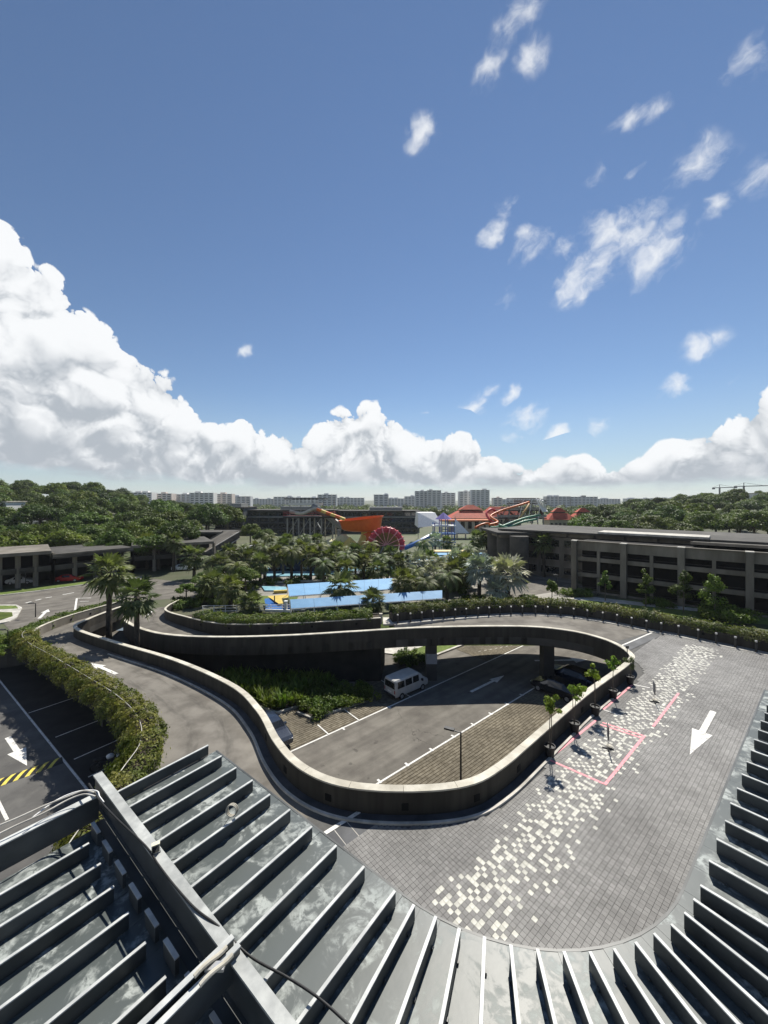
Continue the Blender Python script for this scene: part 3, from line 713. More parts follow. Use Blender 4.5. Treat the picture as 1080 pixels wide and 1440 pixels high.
def lay_pavers(sel, m, nm, stuffname, seed, nsingle):
    d = np.hypot(XX, YY) + np.where(np.hypot(XX - CC.x, YY - CC.y) > 9.5, 50, 0) + np.where((np.hypot(XX - CC.x, YY - CC.y) > 4.2) & (YY < 12), 30, 0)
    ids = np.argwhere(sel); dd = d[sel]; order = np.argsort(dd); near = ids[order[:nsingle]]
    rest = sel.copy(); rest[near[:, 0], near[:, 1]] = False
    o = link(stuffname, paver_mesh(stuffname, paver_arrays(rest), m, seed), deck); o['kind'] = 'stuff'
    h = (CELL - GAP) / 2; c = np.array([(-1, -1), (1, -1), (1, 1), (-1, 1)]) * h; v = np.empty((1, 8, 3))
    for k in range(4):
        v[0, k, :2] = v[0, k + 4, :2] = (c[k, 0] * U.x + c[k, 1] * V.x, c[k, 0] * U.y + c[k, 1] * V.y); v[0, k, 2] = .002; v[0, k + 4, 2] = TOPZ
    protos = [paver_mesh(nm, v, m, seed + 10 + q) for q in range(6)]
    for q, (i, j2) in enumerate(near):
        ob = link(nm, protos[q % 6 if seed % 2 else (q * 7) % 6], deck); ob.location = (XX[i, j2], YY[i, j2], DK + random.uniform(-.0015, .0015))
lay_pavers(ok & white, M_wpaver, 'white_paver', 'white_pavers_rest', 31, 300)
lay_pavers(ok & ~white, M_paver, 'grey_paver', 'grey_pavers_rest', 32, 300)

# threshold strips with white stop lines
def quad(name, pts, z, m, parent=None, kind='structure'):
    o = MB().add([(p[0], p[1], z) for p in pts], [tuple(range(len(pts)))]).build(name, m, parent)
    if o.data.polygons[0].normal.z < 0: o.data.flip_normals()
    if kind: o['kind'] = kind
    return o
def line(name, a, b, w, m, z=None, kind='structure', parent=None):
    a = Vector(a); b = Vector(b); d = (b - a).xy.normalized(); nn = Vector((-d.y, d.x, 0)) * w / 2
    vs = [a + nn, a - nn, b - nn, b + nn]
    o = MB().add(vs, [(0, 1, 2, 3)]).build(name, m, parent)
    if o.data.polygons[0].normal.z < 0: o.data.flip_normals()
    if z: o.location.z = z
    if kind: o['kind'] = kind
    return o
e = S1a - S1d * .0; f_ = S1a + S1d * 8.6
quad('threshold_strip', [e + S1n * .12, f_ + S1n * .12, f_ + S1n * .98, e + S1n * .98 - S1d * .5], DK + .03, M_strip)
for k in range(1, 8): line('strip_joint', e + S1d * k * .62 + S1n * .13, e + S1d * k * .62 + S1n * .97, .03, M_kerb, .033)
line('stop_line', e - S1d * .1, f_, .18, M_wline, .03)
e = S2a + S2d * .9; f_ = S2b + S2d * .1
quad('threshold_strip', [e + S2n * .1, f_ + S2n * .1, f_ + S2n * .93, e + S2n * .93], DK + .03, M_strip)
line('stop_line', e, f_, .16, M_wline, .03)

def arrow(name, tail, tip, z, m=M_wline, hw=.42, sw=.14, hl=.36, parent=None):
    a, b = Vector(tail), Vector(tip); d = (b - a); L = d.length; d.normalize(); nn = d.cross(Vector((0, 0, 1))).normalized(); s = b - d * L * hl
    pts = [a + nn * sw, s + nn * sw, s + nn * hw, b, s - nn * hw, s - nn * sw, a - nn * sw]
    o = MB().add([p + Vector((0, 0, z)) for p in pts], [(0, 1, 5, 6), (2, 3, 4), (1, 2, 3), (1, 3, 5), (3, 4, 5)][:0] + [(0, 1, 5, 6), (2, 3, 4)]).build(name, m, parent)
    for p in o.data.polygons:
        if p.normal.z < 0: p.flip()
    o['kind'] = 'structure'; return o
arrow('arrow_marking', at(1003, 1001, DK), at(970, 1062, DK), .042, hw=.46, sw=.15, hl=.48)
# pink taped bays
def tape(pts, closed=False):
    for a, b in zip(pts, pts[1:] + (pts[:1] if closed else [])):
        a = Vector((a.x, a.y, DK)); b = Vector((b.x, b.y, DK)); d = (b - a).normalized()
        line('pink_tape', a - d * .06, b + d * .06, .13, M_pink, .043 + random.uniform(0, .004))
b1c = [at(771, 1069, DK), at(851, 1104, DK), at(906, 1036, DK), at(838, 1014, DK)]
tape(b1c[:3]); tape([b1c[3], b1c[0] + (b1c[3] - b1c[0]) * .1])
tp = b1c[3] + (b1c[2] - b1c[3]) * .15
for k in range(4):                                                               # the far end is taped in broken, doubled strips
    q0 = tp.lerp(b1c[2], k / 4 + .02); q1 = tp.lerp(b1c[2], k / 4 + .2); tape([q0, q1]); o_ = U * -.32; tape([q0 + o_, q1 + o_])
tape([at(849, 998, DK), at(889, 964, DK)]); tape([at(954, 976, DK), at(919, 1022, DK)])
line('bay_corner_line', at(889, 963, DK), at(914, 968, DK), .1, M_wline, .043); line('bay_corner_line', at(849, 999, DK), at(876, 1008, DK), .1, M_wline, .043)

# ---- lower car park markings and bays
def uv(u, v, z=0): return U * u + V * v + Vector((0, 0, z))
vA, vB = 25.35, 18.95
line('lane_line', uv(11.5, vA), uv(44.0, vA), .13, M_wline, .012); line('lane_line', uv(14, vB), uv(36.5, vB), .13, M_wline, .012)
# ribbed grass-block bays
def ribbed(name, u0, u1, v0, v1, clip=None):
    o = MB().add([uv(u0, v0), uv(u1, v0), uv(u1, v1), uv(u0, v1)], [(0, 1, 2, 3)]).build(name, M_grassp); o.location.z = .006; o['kind'] = 'structure'
    rb = MB(); k = v0 + .2
    while k < v1 - .1:
        rb.beam(uv(u0 + .05, k, .012), uv(u1 - .05, k, .012), .17, .02); k += .235
    r_ = rb.build('block_row', mat('worn_grass_block', (.105, .09, .063), (.185, .162, .12), scale=3, big=(.4, .25), rough=.95, bump=.5, bscale=25), o); r_['kind'] = 'stuff'
ribbed('parking_bay_paving', 14.2, 36, 11.2, vB - .12)
ribbed('parking_bay_paving', 36.4, 44, vA + .12, vA + 4.6)
ribbed('parking_bay_paving', 10.0, 24.6, vA + .12, vA + 4.9)
for k in range(10): line('bay_tick', uv(15.6 + k * 2.42, vB - .1), uv(15.6 + k * 2.42, vB + .28), .16, M_wline, .014)
for u_, l_ in ((15.7, 1.6), (18.6, 4.7), (24.4, 4.7)): line('bay_line', uv(u_, vA), uv(u_, vA + l_), .1, M_wline, .045)
for u_ in (17.0, 21.8): line('bay_tick', uv(u_, vA - .3), uv(u_, vA + .1), .16, M_wline, .014)
arrow('arrow_marking', at(662, 973, 0), at(709, 950, 0), .012, hw=.45, sw=.15, hl=.35)
a_ = at(752, 929, 0); b_ = at(826, 928, 0)
line('arrow_stem', a_, a_.lerp(b_, .6), .3, M_wline, .012)
arrow('arrow_marking', a_.lerp(b_, .5), a_.lerp(b_, 1.0), .016, hw=.7, sw=.18, hl=.55)
line('far_lane_line', at(670, 917, 0), at(745, 903, 0), .14, M_wline, .012)
# kerbed back strip: kerb, lawn, footpath
kp = [uv(31.5, vA + 4.9), uv(47, vA + 4.9)]
tag(strip('kerb', [uv(32.5, vA + 4.85), uv(48, vA + 4.85)], -.15, .15, 0, .15, M_kerb), kind='structure')
quad('lawn_strip', [uv(31, vA + 5.05), uv(50, vA + 5.05), uv(50, vA + 7.6), uv(30, vA + 7.6)], .1, M_grass)
quad('footpath', [uv(30, vA + 7.6), uv(50, vA + 7.6), uv(50, vA + 10.4), uv(28, vA + 10.4)], .11, M_kerb)
# planting beds with kerbs
bed1 = [at(300, 952, 0), at(352, 990, 0), at(389, 1003, 0), at(425, 992, 0), at(432, 978, 0), at(470, 962, 0), at(440, 950, 0)]
bed2 = [at(418, 1002, 0), at(440, 1011, 0), at(523, 984, 0), at(518, 972, 0), at(470, 966, 0), at(432, 980, 0)]
for bd in (bed1, bed2): sheet('planting_bed', bd, .12, M_soil)
for pts in ([at(352, 990, 0), at(389, 1004, 0), at(424, 993, 0)], [at(418, 1003, 0), at(440, 1012, 0), at(524, 984, 0), at(519, 971, 0)]):
    tag(strip('kerb', [Vector(p) for p in resample(pts, 24)], -.1, .1, 0, .16, M_kerb), kind='structure')
# ---- left lane markings
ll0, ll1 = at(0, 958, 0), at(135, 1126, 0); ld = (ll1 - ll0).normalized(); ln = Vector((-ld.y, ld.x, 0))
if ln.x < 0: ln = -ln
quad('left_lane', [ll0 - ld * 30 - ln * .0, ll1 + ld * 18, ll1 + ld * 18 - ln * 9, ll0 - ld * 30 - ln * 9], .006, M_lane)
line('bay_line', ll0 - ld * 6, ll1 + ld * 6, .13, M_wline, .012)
quad('bay_shade_sheet', [ll0 - ld * 8 + ln * .1, ll1 + ld * 8 + ln * .1, ll1 + ld * 8 + ln * 9, ll0 - ld * 8 + ln * 9], .006, mat('shade_black_asphalt', (.022, .022, .022), (.035, .034, .033), scale=.6, rough=.9))  # dark sheet on the floor, its colour standing in for shade under the ramp
for px, py in ((40, 1003), (78, 1037), (104, 1068), (124, 1093)):
    p = at(px, py, 0); line('bay_line', p, p + ln * 4.6, .1, M_wline, .014)
arrow('arrow_marking', at(11, 1037, 0), at(38, 1077, 0), .014, hw=.5, sw=.17, hl=.5)
line('lane_line', at(-10, 1112, 0), at(10, 1153, 0), .16, M_wline, .014)
hp = thing('speed_hump', 'yellow and black striped speed hump across the left lane', 'speed hump')
h0, h1 = at(88, 1069, 0), at(-20, 1108, 0); hd_ = (h1 - h0).normalized(); hn = Vector((-hd_.y, hd_.x, 0)); L_ = (h1 - h0).length
rows = []
for k in range(2):
    c = h0.lerp(h1, k); rows.append([c + hn * w + Vector((0, 0, z)) for w, z in ((-.45, .012), (-.25, .05), (0, .065), (.25, .05), (.45, .012))])
MB().sweep(rows).build('hump', M_black, hp)
k = .1
while k < L_ - .4:
    r_ = []
    for w, z in ((-.45, .015), (-.25, .053), (0, .068), (.25, .053), (.45, .015)):
        r_.append((h0 + hd_ * (k + (w + .45) * .55) + hn * w + Vector((0, 0, z)), h0 + hd_ * (k + .24 + (w + .45) * .55) + hn * w + Vector((0, 0, z))))
    o = MB().sweep([[a for a, b in r_], [b for a, b in r_]]).build('stripe', M_yline, hp)
    if o.data.polygons[0].normal.z < 0: o.data.flip_normals()
    k += .55
# ramp arrow
ra, rb_ = at(164, 944, 3.33), at(128, 930.5, 3.0)
def on_ramp(p):
    best = min(range(len(LI)), key=lambda i: (LI[i].lerp(LO[i], .5).xy - p.xy).length); return LI[best].z
o = arrow('arrow_marking', Vector((ra.x, ra.y, on_ramp(ra) + .02)), Vector((rb_.x, rb_.y, on_ramp(rb_) + .02)), .015, hw=.42, sw=.15, hl=.4)
# ---- street level roads on the left
road = [at(-40, 878, G), at(0, 872, G), at(20, 893, G), at(60, 880, G), at(110, 862, G), at(160, 848, G), at(245, 842, G), at(320, 842, G), at(330, 825, G), at(250, 818, G), at(200, 812, G), at(130, 821, G), at(60, 831, G), at(0, 838, G), at(-60, 846, G)]
sheet('road', road, G + .02, M_asphalt)
for pts in ([at(-60, 846, G), at(0, 838, G), at(60, 831, G), at(130, 821, G), at(200, 812, G)],):
    tag(strip('kerb', resample(pts, 20), -.2, .1, 0, .14, M_kerb), kind='structure')
quad('verge', [at(-60, 846, G) + Vector((0, .2, 0)), at(0, 838, G) + Vector((0, .2, 0)), at(130, 821, G) + Vector((0, .3, 0)), at(135, 817, G), at(0, 833, G), at(-60, 838, G)], G + .1, M_grass)
isl = [at(-30, 853, G), at(0, 852, G), at(22, 852, G), at(30, 856, G), at(22, 870, G), at(10, 876, G), at(-40, 884, G)]
sheet('traffic_island', isl, G + .14, M_kerb)
isl2 = [at(-30, 854.5, G), at(0, 853, G), at(22, 853, G), at(26, 857, G), at(-30, 859.5, G)]; sheet('lawn_strip', isl2, G + .16, M_grass)
isl3 = [at(-30, 863, G), at(0, 862, G), at(17, 862.5, G), at(18, 868, G), at(0, 874, G), at(-30, 878, G)]; sheet('lawn_strip', isl3, G + .16, M_leaf_lt)
tag(strip('kerb', resample(isl, 40), -.1, .1, 0, .17, M_kerb), kind='structure')
def dash(x0, y0, x1, y1, w=.14): line('road_dash', at(x0, y0, G), at(x1, y1, G), w, M_wline, .028)
for d_ in ((36, 848, 44, 846.2), (50, 844.5, 58, 842.5), (64, 841, 73, 839.5), (88, 836.5, 104, 833.5)): dash(*d_, w=.3)
dash(105, 862, 108, 841.5, .25); dash(108, 841.5, 128, 841, .2); dash(112, 846, 125, 845.6, .15)
arrow('arrow_marking', at(55, 870, G), at(68, 857, G), .03, hw=.5, sw=.18, hl=.35)
line('road_dash', at(206, 866, 2.5), at(215, 859, 2.35), .25, M_wline, .0)
# courts, paths and lawns beyond the planter
quad('plaza_paving', [at(300, 848, G), at(800, 846, G), at(820, 800, G), at(300, 800, G)], G + .015, mat('plaza', (.20, .19, .165), (.27, .255, .225), scale=.3, big=(.05, .2)))
quad('service_road', [at(640, 838, G), at(745, 838, G), at(830, 824, G), at(745, 812, G), at(690, 820, G)], G + .03, M_asphalt)
quad('lawn', [at(845, 862, G), at(1100, 880, G), at(1100, 866, G), at(950, 850, G), at(860, 842, G), at(800, 846, G)], G + .03, M_grass)
quad('footpath', [at(780, 842, G), at(835, 840, G), at(1000, 858, G), at(1010, 863, G), at(830, 845, G)], G + .045, M_kerb)
quad('lawn', [at(330, 850, G), at(415, 848, G), at(420, 838, G), at(345, 838, G)], G + .03, M_grass)
#@@OBJECTS@@
# ------------------------------------------------------------------ foreground canopy with radiating fins
CZ = 9.5; FIN_H = .29; CAN_C = Vector((3.4, 12.1, 0)); R_EDGE, R_FIN, R_OUT = 4.85, 5.15, 8.35
TH0, TH1 = R(-38), R(40)
can = thing('canopy', 'curved zinc sheet entrance canopy with grey fins fanning out below the viewpoint', 'canopy')
fins = []                                    # (edge point direction): base point on the R=0 reference, outward direction
dirL = Vector((math.sin(TH0), -math.cos(TH0), 0)); tanL = Vector((-math.cos(TH0), -math.sin(TH0), 0))
dirR = Vector((math.sin(TH1), -math.cos(TH1), 0)); tanR = Vector((math.cos(TH1), math.sin(TH1), 0))
SP = .86
for k in range(9, 0, -1): fins.append((CAN_C + tanL * SP * k, dirL))
NA = 15
for k in range(NA + 1):
    th = TH0 + (TH1 - TH0) * k / NA; fins.append((CAN_C.copy(), Vector((math.sin(th), -math.cos(th), 0))))
for k in range(1, 17): fins.append((CAN_C + tanR * SP * k, dirR))
BEAM_R = R_FIN + 2.75
for i, (c, d) in enumerate(fins):
    left = d is dirL or i <= 9
    r1 = BEAM_R - .1 if i <= 8 else R_OUT
    a = c + d * (R_FIN + random.uniform(-.015, .015)); b = c + d * r1; sd_ = Vector((-d.y, d.x, 0)); tl = random.gauss(0, .006); upv = (Vector((0, 0, 1)) + sd_ * tl).normalized(); sd_ = (sd_ - Vector((0, 0, 1)) * tl).normalized()
    o = MB().box(((a + b) / 2).to_tuple()[:2] + (CZ + .02 + FIN_H / 2,), ((b - a).length, .045, FIN_H), (d, sd_, upv)).build('fin', M_fin, can)
    for q_ in (.3, 1.15, 2.0):
        for s_ in (-1, 1):
            k_ = a + d * q_ + sd_ * .038 * s_; MB().box((k_.x, k_.y, CZ + .035), (.06, .03, .05), (d, sd_, upv)).build('cleat', M_fin, o)
    MB().box(((a + b) / 2).to_tuple()[:2] + (CZ + .02 + FIN_H + .014,), ((b - a).length + .01, .06, .024), (d, sd_, upv)).build('top_edge', M_fintop, o)
    if i < len(fins) - 1:                    # roof sheet between this fin and the next
        c2, d2 = fins[i + 1]; off = .0
        vs = [c + d * R_EDGE, c + d * r1, c2 + d2 * (BEAM_R - .1 if i < 8 else R_OUT), c2 + d2 * R_EDGE]
        m_ = sum(vs, Vector()) / 4; vs = [m_ + (v - m_) * .994 for v in vs]; z0 = CZ - .03 + random.uniform(-.004, .004)
        MB().prism([v.xy for v in vs], z0, z0 + .035).build('roof_sheet', M_roof, can)
        e0, e1 = c + d * R_EDGE, c2 + d2 * R_EDGE                                   # edge flashing with a small kick
        for q, (f0, f1) in enumerate(((0, .5), (.5, 1))):
            p0, p1 = e0.lerp(e1, f0), e0.lerp(e1, f1)
            if (e1 - e0).length > 1e-6:
                MB().beam((p0.x, p0.y, CZ - .06), (p1.x, p1.y, CZ - .06), .05, .14).build('edge_flashing', M_fin, can)
# soffit and posts of the canopy
prm = [(c + d * (R_EDGE + .1)).xy for c, d in fins] + [(c + d * (R_OUT - .1)).xy for c, d in fins[::-1]]
sheet('soffit', prm, CZ - .2, M_fin, (), can)
for i in (1, 6, 12, 18, 24, 30, 36):
    c, d = fins[i]; p = c + d * 6.4; MB().tube([(p.x, p.y, DK if i > 3 else 0), (p.x, p.y, CZ - .2)], .14, 10).build('post', M_fin, can)
# main beam, stub brackets and the lower left canopy
bm_c = CAN_C + dirL * (BEAM_R + .12)
ba = bm_c + tanL * (SP * 9.75); bb = bm_c - tanL * 9.0
beam = thing('roof_beam', 'long steel roof beam with pale top flange crossing the canopy', 'beam')
MB().box(((ba + bb) / 2).to_tuple()[:2] + (CZ + .36,), ((bb - ba).length, .12, .62), (tanL, dirL, (0, 0, 1))).build('web', M_fin, beam)
MB().box(((ba + bb) / 2).to_tuple()[:2] + (CZ + .70,), ((bb - ba).length + .02, .21, .045), (tanL, dirL, (0, 0, 1))).build('top_flange', mat('beam_flange_paint', (.30, .31, .30), (.42, .43, .41), scale=2.5, big=(.8, .2), rough=.5), beam)
MB().box(((ba + bb) / 2).to_tuple()[:2] + (CZ + .035,), ((bb - ba).length, .24, .03), (tanL, dirL, (0, 0, 1))).build('bottom_flange', M_fin, beam)
can2 = thing('canopy', 'lower left canopy roof of parallel fins behind the roof beam', 'canopy')
r0, r1 = BEAM_R + .75, BEAM_R + 6.0; CZ2 = CZ - .25
for k in range(-10, 10):
    p = CAN_C + tanL * SP * (k - .15); a = p + dirL * r0; b = p + dirL * r1; mm = (a + b) / 2
    if k < 9:
        o = MB().box((mm.x, mm.y, CZ2 + FIN_H / 2 + .02), ((b - a).length, .045, FIN_H), (dirL, tanL, (0, 0, 1))).build('fin', M_fin, can2)
        MB().box((mm.x, mm.y, CZ2 + FIN_H + .032), ((b - a).length + .01, .06, .024), (dirL, tanL, (0, 0, 1))).build('top_edge', M_fintop, o)
        # bracket plate between beam and fin
        q = p + tanL * SP * .38 + dirL * (BEAM_R + .52); br = MB().box((q.x, q.y, CZ2 + .22), (.07, .5, .3), (dirL, tanL, (0, 0, 1))).build('bracket', M_fin, can2)
        MB().box((q.x, q.y, CZ2 + .382), (.08, .5, .025), (dirL, tanL, (0, 0, 1))).build('top_edge', M_fintop, br)
    vs = [p + dirL * (BEAM_R + .3), p + dirL * r1, p + tanL * SP + dirL * r1, p + tanL * SP + dirL * (BEAM_R + .3)]
    m_ = sum(vs, Vector()) / 4; vs = [m_ + (v - m_) * .994 for v in vs]; z0 = CZ2 - .03 + random.uniform(-.004, .004)
    if k < 9: MB().prism([v.xy for v in vs], z0, z0 + .03).build('roof_sheet', M_roof, can2)
p = CAN_C + tanL * SP * 9.15; a = p + dirL * (BEAM_R + .25); b = p + dirL * r1; mm = (a + b) / 2
fa = MB().box((mm.x, mm.y, CZ + .12), ((b - a).length, .12, .62), (dirL, tanL, (0, 0, 1))).build('fascia', M_fin, can2)
MB().box((mm.x, mm.y, CZ + .445), ((b - a).length + .01, .2, .03), (dirL, tanL, (0, 0, 1))).build('top_edge', M_fintop, fa)
for k in (8, 2, -4):
    p = CAN_C + tanL * SP * k + dirL * (BEAM_R + 3); MB().tube([(p.x, p.y, 0 if k > 3 else DK), (p.x, p.y, CZ2 - .03)], .14, 10).build('post', M_fin, can2)
# second cross beam at the bottom of the picture, floodlight, cables, coil
BT = CZ + .73
q0 = at(332, 1352, 10.0); q1 = q0 + dirL * 2.6
cb = thing('cross_beam', 'steel cross beam bracketed to the roof beam at the bottom edge', 'beam')
for s_ in (-.1, .1): MB().beam(q0 + tanL * s_ + Vector((0, 0, .1)), q1 + tanL * s_ + Vector((0, 0, .1)), .05, .5).build('channel', M_fin, cb); MB().beam(q0 + tanL * s_ + Vector((0, 0, .365)), q1 + tanL * s_ + Vector((0, 0, .365)), .1, .025).build('top_edge', M_fintop, cb)
def gadget(name, px, py, lb, rz):
    g_ = thing(name, lb, 'floodlight', at(px, py, BT) + Vector((0, 0, 0)), rz)
    MB().box((0, 0, .12), (.16, .1, .17)).build('housing', M_cream, g_); MB().box((0, -.06, .12), (.13, .02, .13)).build('lens', M_glass, g_)
    MB().box((0, 0, .02), (.2, .06, .04)).build('bracket', M_steel, g_); return g_
gadget('floodlight', 219, 1199, 'small cream floodlight clipped to the roof beam', R(30))
cl = thing('cable_clamp', 'pale steel clamp pair fixed on the cross beam at the bottom', 'clamp', at(303, 1362, 10.39))
for s_ in (-.09, .09):
    MB().tube([tuple(tanL * s_ + dirL * t + Vector((0, 0, .08 + .03 * math.sin(t * 9)))) for t in np.linspace(-.25, .3, 8)], .035, 8).build('jaw', M_cap, cl)
MB().box((0, 0, .03), (.3, .12, .05)).build('plate', M_steel, cl)
def cable(name, pts, r, m, lb, per=8, cat='cable'):
    o = thing(name, lb, cat); MB().tube(catmull(pts, per), r, 6).build('strand', m, o, smooth=True); return o
bt = lambda px, py, dz=0: at(px, py, BT + dz)
cable('cable', [bt(125, 1102, .03), bt(140, 1125, .02), bt(165, 1152, .03), bt(205, 1190, .05), bt(222, 1215, .03), bt(245, 1245, .03), bt(275, 1278, .02), at(310, 1305, 10.2), at(352, 1345, 9.98), at(405, 1375, 9.96), at(450, 1405, 9.96), at(500, 1450, 9.95)], .022, M_black, 'black cable running down the roof beam and over the fins')
for j, (dy, z_, lb) in enumerate(((0, 10.3, 'upper pale cable slung along the fascia to the beam tip'), (5, 10.25, 'lower pale cable slung along the fascia to the beam tip'))):
    cable('cable', [at(-30, 1172 + dy * 3, z_), at(20, 1152 + dy * 2, z_), at(60, 1134 + dy * 2, z_), at(95, 1120 + dy, z_), at(118, 1112 + dy, z_), at(134, 1115 + dy, BT + .02)], .02, M_kerb, lb)
cable('cable', [at(45, 1150, 10.2), at(80, 1125, 10.25), at(110, 1113, 10.26), at(135, 1112, 10.27), at(140, 1120, BT + .02), at(146, 1128, BT + .02)], .016, M_white, 'thin white cable looped on the beam tip')
co = thing('cable_coil', 'small coil of pale cable hanging on a fin of the canopy', 'cable', at(325, 1146, 9.93))
for j in range(3):
    MB().tube([(.13 * math.cos(t) + .012 * j, .03 * j, .1 + .15 * math.sin(t)) for t in np.linspace(0, 2 * math.pi, 17)], .014, 6, cap=False).build('loop', M_cap, co, smooth=True)
cable('cable', [at(322, 1150, 9.6), at(308, 1170, 9.56), at(290, 1185, 9.56), at(262, 1202, 9.56), at(240, 1210, 9.6)], .01, M_black, 'thin dark cable trailing from the coil across the roof sheet')

# ------------------------------------------------------------------ deck furniture
bol_line = resample(BL, 400); Ltot = plen(bol_line)
proto = None; nb = 29; spc = 1.37; picks = []
dist = [0]
for a, b in zip(bol_line, bol_line[1:]): dist.append(dist[-1] + (b - a).length)
for k in range(nb):
    dpos = Ltot - .5 - k * spc; i = min(range(400), key=lambda q: abs(dist[q] - dpos)); picks.append(bol_line[i] + normals2(bol_line)[i] * .35)
for k, p in enumerate(picks):
    if proto is None:
        o = thing('bollard', '', 'bollard', group='bollards along the planter wall')
        MB().lathe([(.125, 0), (.125, .02), (.095, .03), (.095, .86)], 12).build('post', M_blackmet, o, smooth=False)
        MB().lathe([(.10, .86), (.105, .875), (.105, .98), (.095, 1.0), (.0, 1.005)], 12).build('cap', M_steel, o)
        MB().lathe([(.098, .76), (.1, .77), (.1, .82), (.098, .83)], 12).build('band', M_black, o)
        proto = o
    else: o = copy_tree(proto)
    o.location = (p.x, p.y, p.z + .03); o['label'] = f'black bollard with steel cap, {ORD[k]} from the gate gap along the planter wall'

rgt = np.random.default_rng(5)
def potted(px, py, h, lb, seed, spiky=False, lean=0.0):
    b = at(px, py, DK); o = thing('potted_tree', lb, 'potted plant', (b.x, b.y, DK + .035), random.uniform(0, 6), 'potted trees along the straight parapet')
    pot = MB().lathe([(.20, 0), (.27, .5), (.29, .5), (.29, .56), (.25, .56), (.24, .48)], 14).build('pot', M_black, o)
    MB().lathe([(.0, .47), (.24, .475)], 14).build('soil', M_soil, o)
    rg = np.random.default_rng(seed); tops = []
    for k in range(2 if not spiky else 1):
        t = [(.05 * k, 0, .45), (.08 * k + rg.normal(0, .03), rg.normal(0, .03), h * .45), (.14 * k + lean * .5 + rg.normal(0, .06), rg.normal(0, .06), h * .9)]
        MB().tube(catmull(t, 4), [.028, .026, .024, .024, .022, .02, .018, .016, .014], 6).build('stem', M_bark, o); tops.append(t[-1])
    cs, rs = [], []
    for k in range(11 if not spiky else 8):
        tp = tops[k % len(tops)]; cs.append((tp[0] + rg.normal(0, .17), tp[1] + rg.normal(0, .17), tp[2] - .45 * h * .5 * rg.random() ** 1.3 + rg.normal(.1, .1))); rs.append(rg.uniform(.12, .22))
    P_, N_ = clumps(rg, cs, rs, 48, .8, .3)
    link('foliage', leaf_mesh('foliage', P_, N_, .17, M_leaf_lime if not spiky else M_palm, .45 if not spiky else .2, seed, .5), o)
potted(773, 1064, 3.3, 'tallest potted tree with lime leaves, nearest the viewer beside the pink bay', 1)
potted(808, 1030, 2.9, 'slim potted tree with lime leaves at the corner between the two pink bays', 2)
potted(837, 1006, 3.0, 'middle potted tree with lime leaves of the row along the parapet', 3, lean=.3)
potted(862, 982, 2.9, 'potted tree with loose lime crown, second from the far end of the parapet', 4)
potted(886, 962, 1.9, 'small dark spiky potted plant at the far end of the parapet', 5, spiky=True)

def sign_stand(px, py, lb, rz):
    b = at(px, py, DK); o = thing('sign_stand', lb, 'sign', (b.x, b.y, DK + .035), rz, 'sign stands in the pink bays')
    MB().box((0, 0, .03), (.55, .07, .05)).build('foot', M_black, o); MB().box((0, 0, .032), (.07, .55, .05)).build('foot', M_black, o)
    MB().tube([(0, 0, .05), (0, 0, 1.0)], .018, 8).build('pole', M_steel, o)
    fr = MB().box((0, 0, .95), (.5, .035, .72)).build('frame', M_blackmet, o); MB().box((0, -.021, .95), (.44, .008, .66)).build('face', mat('sign_face_grey', (.2, .2, .21), (.3, .3, .3), scale=4, rough=.4), fr)
    MB().box((0, .021, .95), (.44, .008, .66)).build('face', MATS['sign_face_grey'], fr)
    MB().lathe([(.0, .06), (.13, .06), (.16, .09), (.16, .12), (.1, .16), (0, .165)], 12, (.12, -.1, 0)).build('weight', M_cap, o)
sign_stand(855, 1054, 'black sign stand in the nearer pink bay', R(68)); sign_stand(920, 988, 'black sign stand in the farther pink bay', R(68))
cn = thing('marker_post', 'thin dark marker post by the end of the parapet nearest the bridge', 'post', (19.6, 31.0, DK + .03))
MB().tube([(0, 0, 0), (0, 0, 1.6)], .03, 6).build('pole', M_blackmet, cn); MB().box((0, 0, 1.6), (.24, .06, .2)).build('head', M_blackmet, cn)

# ------------------------------------------------------------------ vehicles
def loft_body(secs, m, name, parent):
    """secs: (x, halfwidth_bottom, halfwidth_belt, halfwidth_top, z0, zbelt, ztop)"""
    rows = []
    for x, wb, wm, wt, z0, zb, zt in secs:
        half = [(wb * .9, z0), (wb, z0 + .1), (wm, z0 + (zb - z0) * .55), (wm, zb), (wt + (wm - wt) * .12, zb + (zt - zb) * .82), (wt * .9, zt)]
        rows.append([(x, -y_, z) for y_, z in half] + [(x, y_, z) for y_, z in half[::-1]] + [(x, -half[0][0], half[0][1])])
    mb = MB().sweep(rows); m_ = len(rows[0]); mb.f.append(tuple(range(m_ - 1))); k = len(mb.v) - m_; mb.f.append(tuple(k + i for i in range(m_ - 1))[::-1])
    return mb.build(name, m, parent, smooth=False)
def wheel(x, y, r, parent, s):
    w = MB().tube([(x, y - .1, r), (x, y + .1, r)], r, 16).build('wheel', M_black, parent)
    MB().tube([(x, y + s * .1, r), (x, y + s * .115, r)], r * .6, 12).build('rim', M_steel, w)
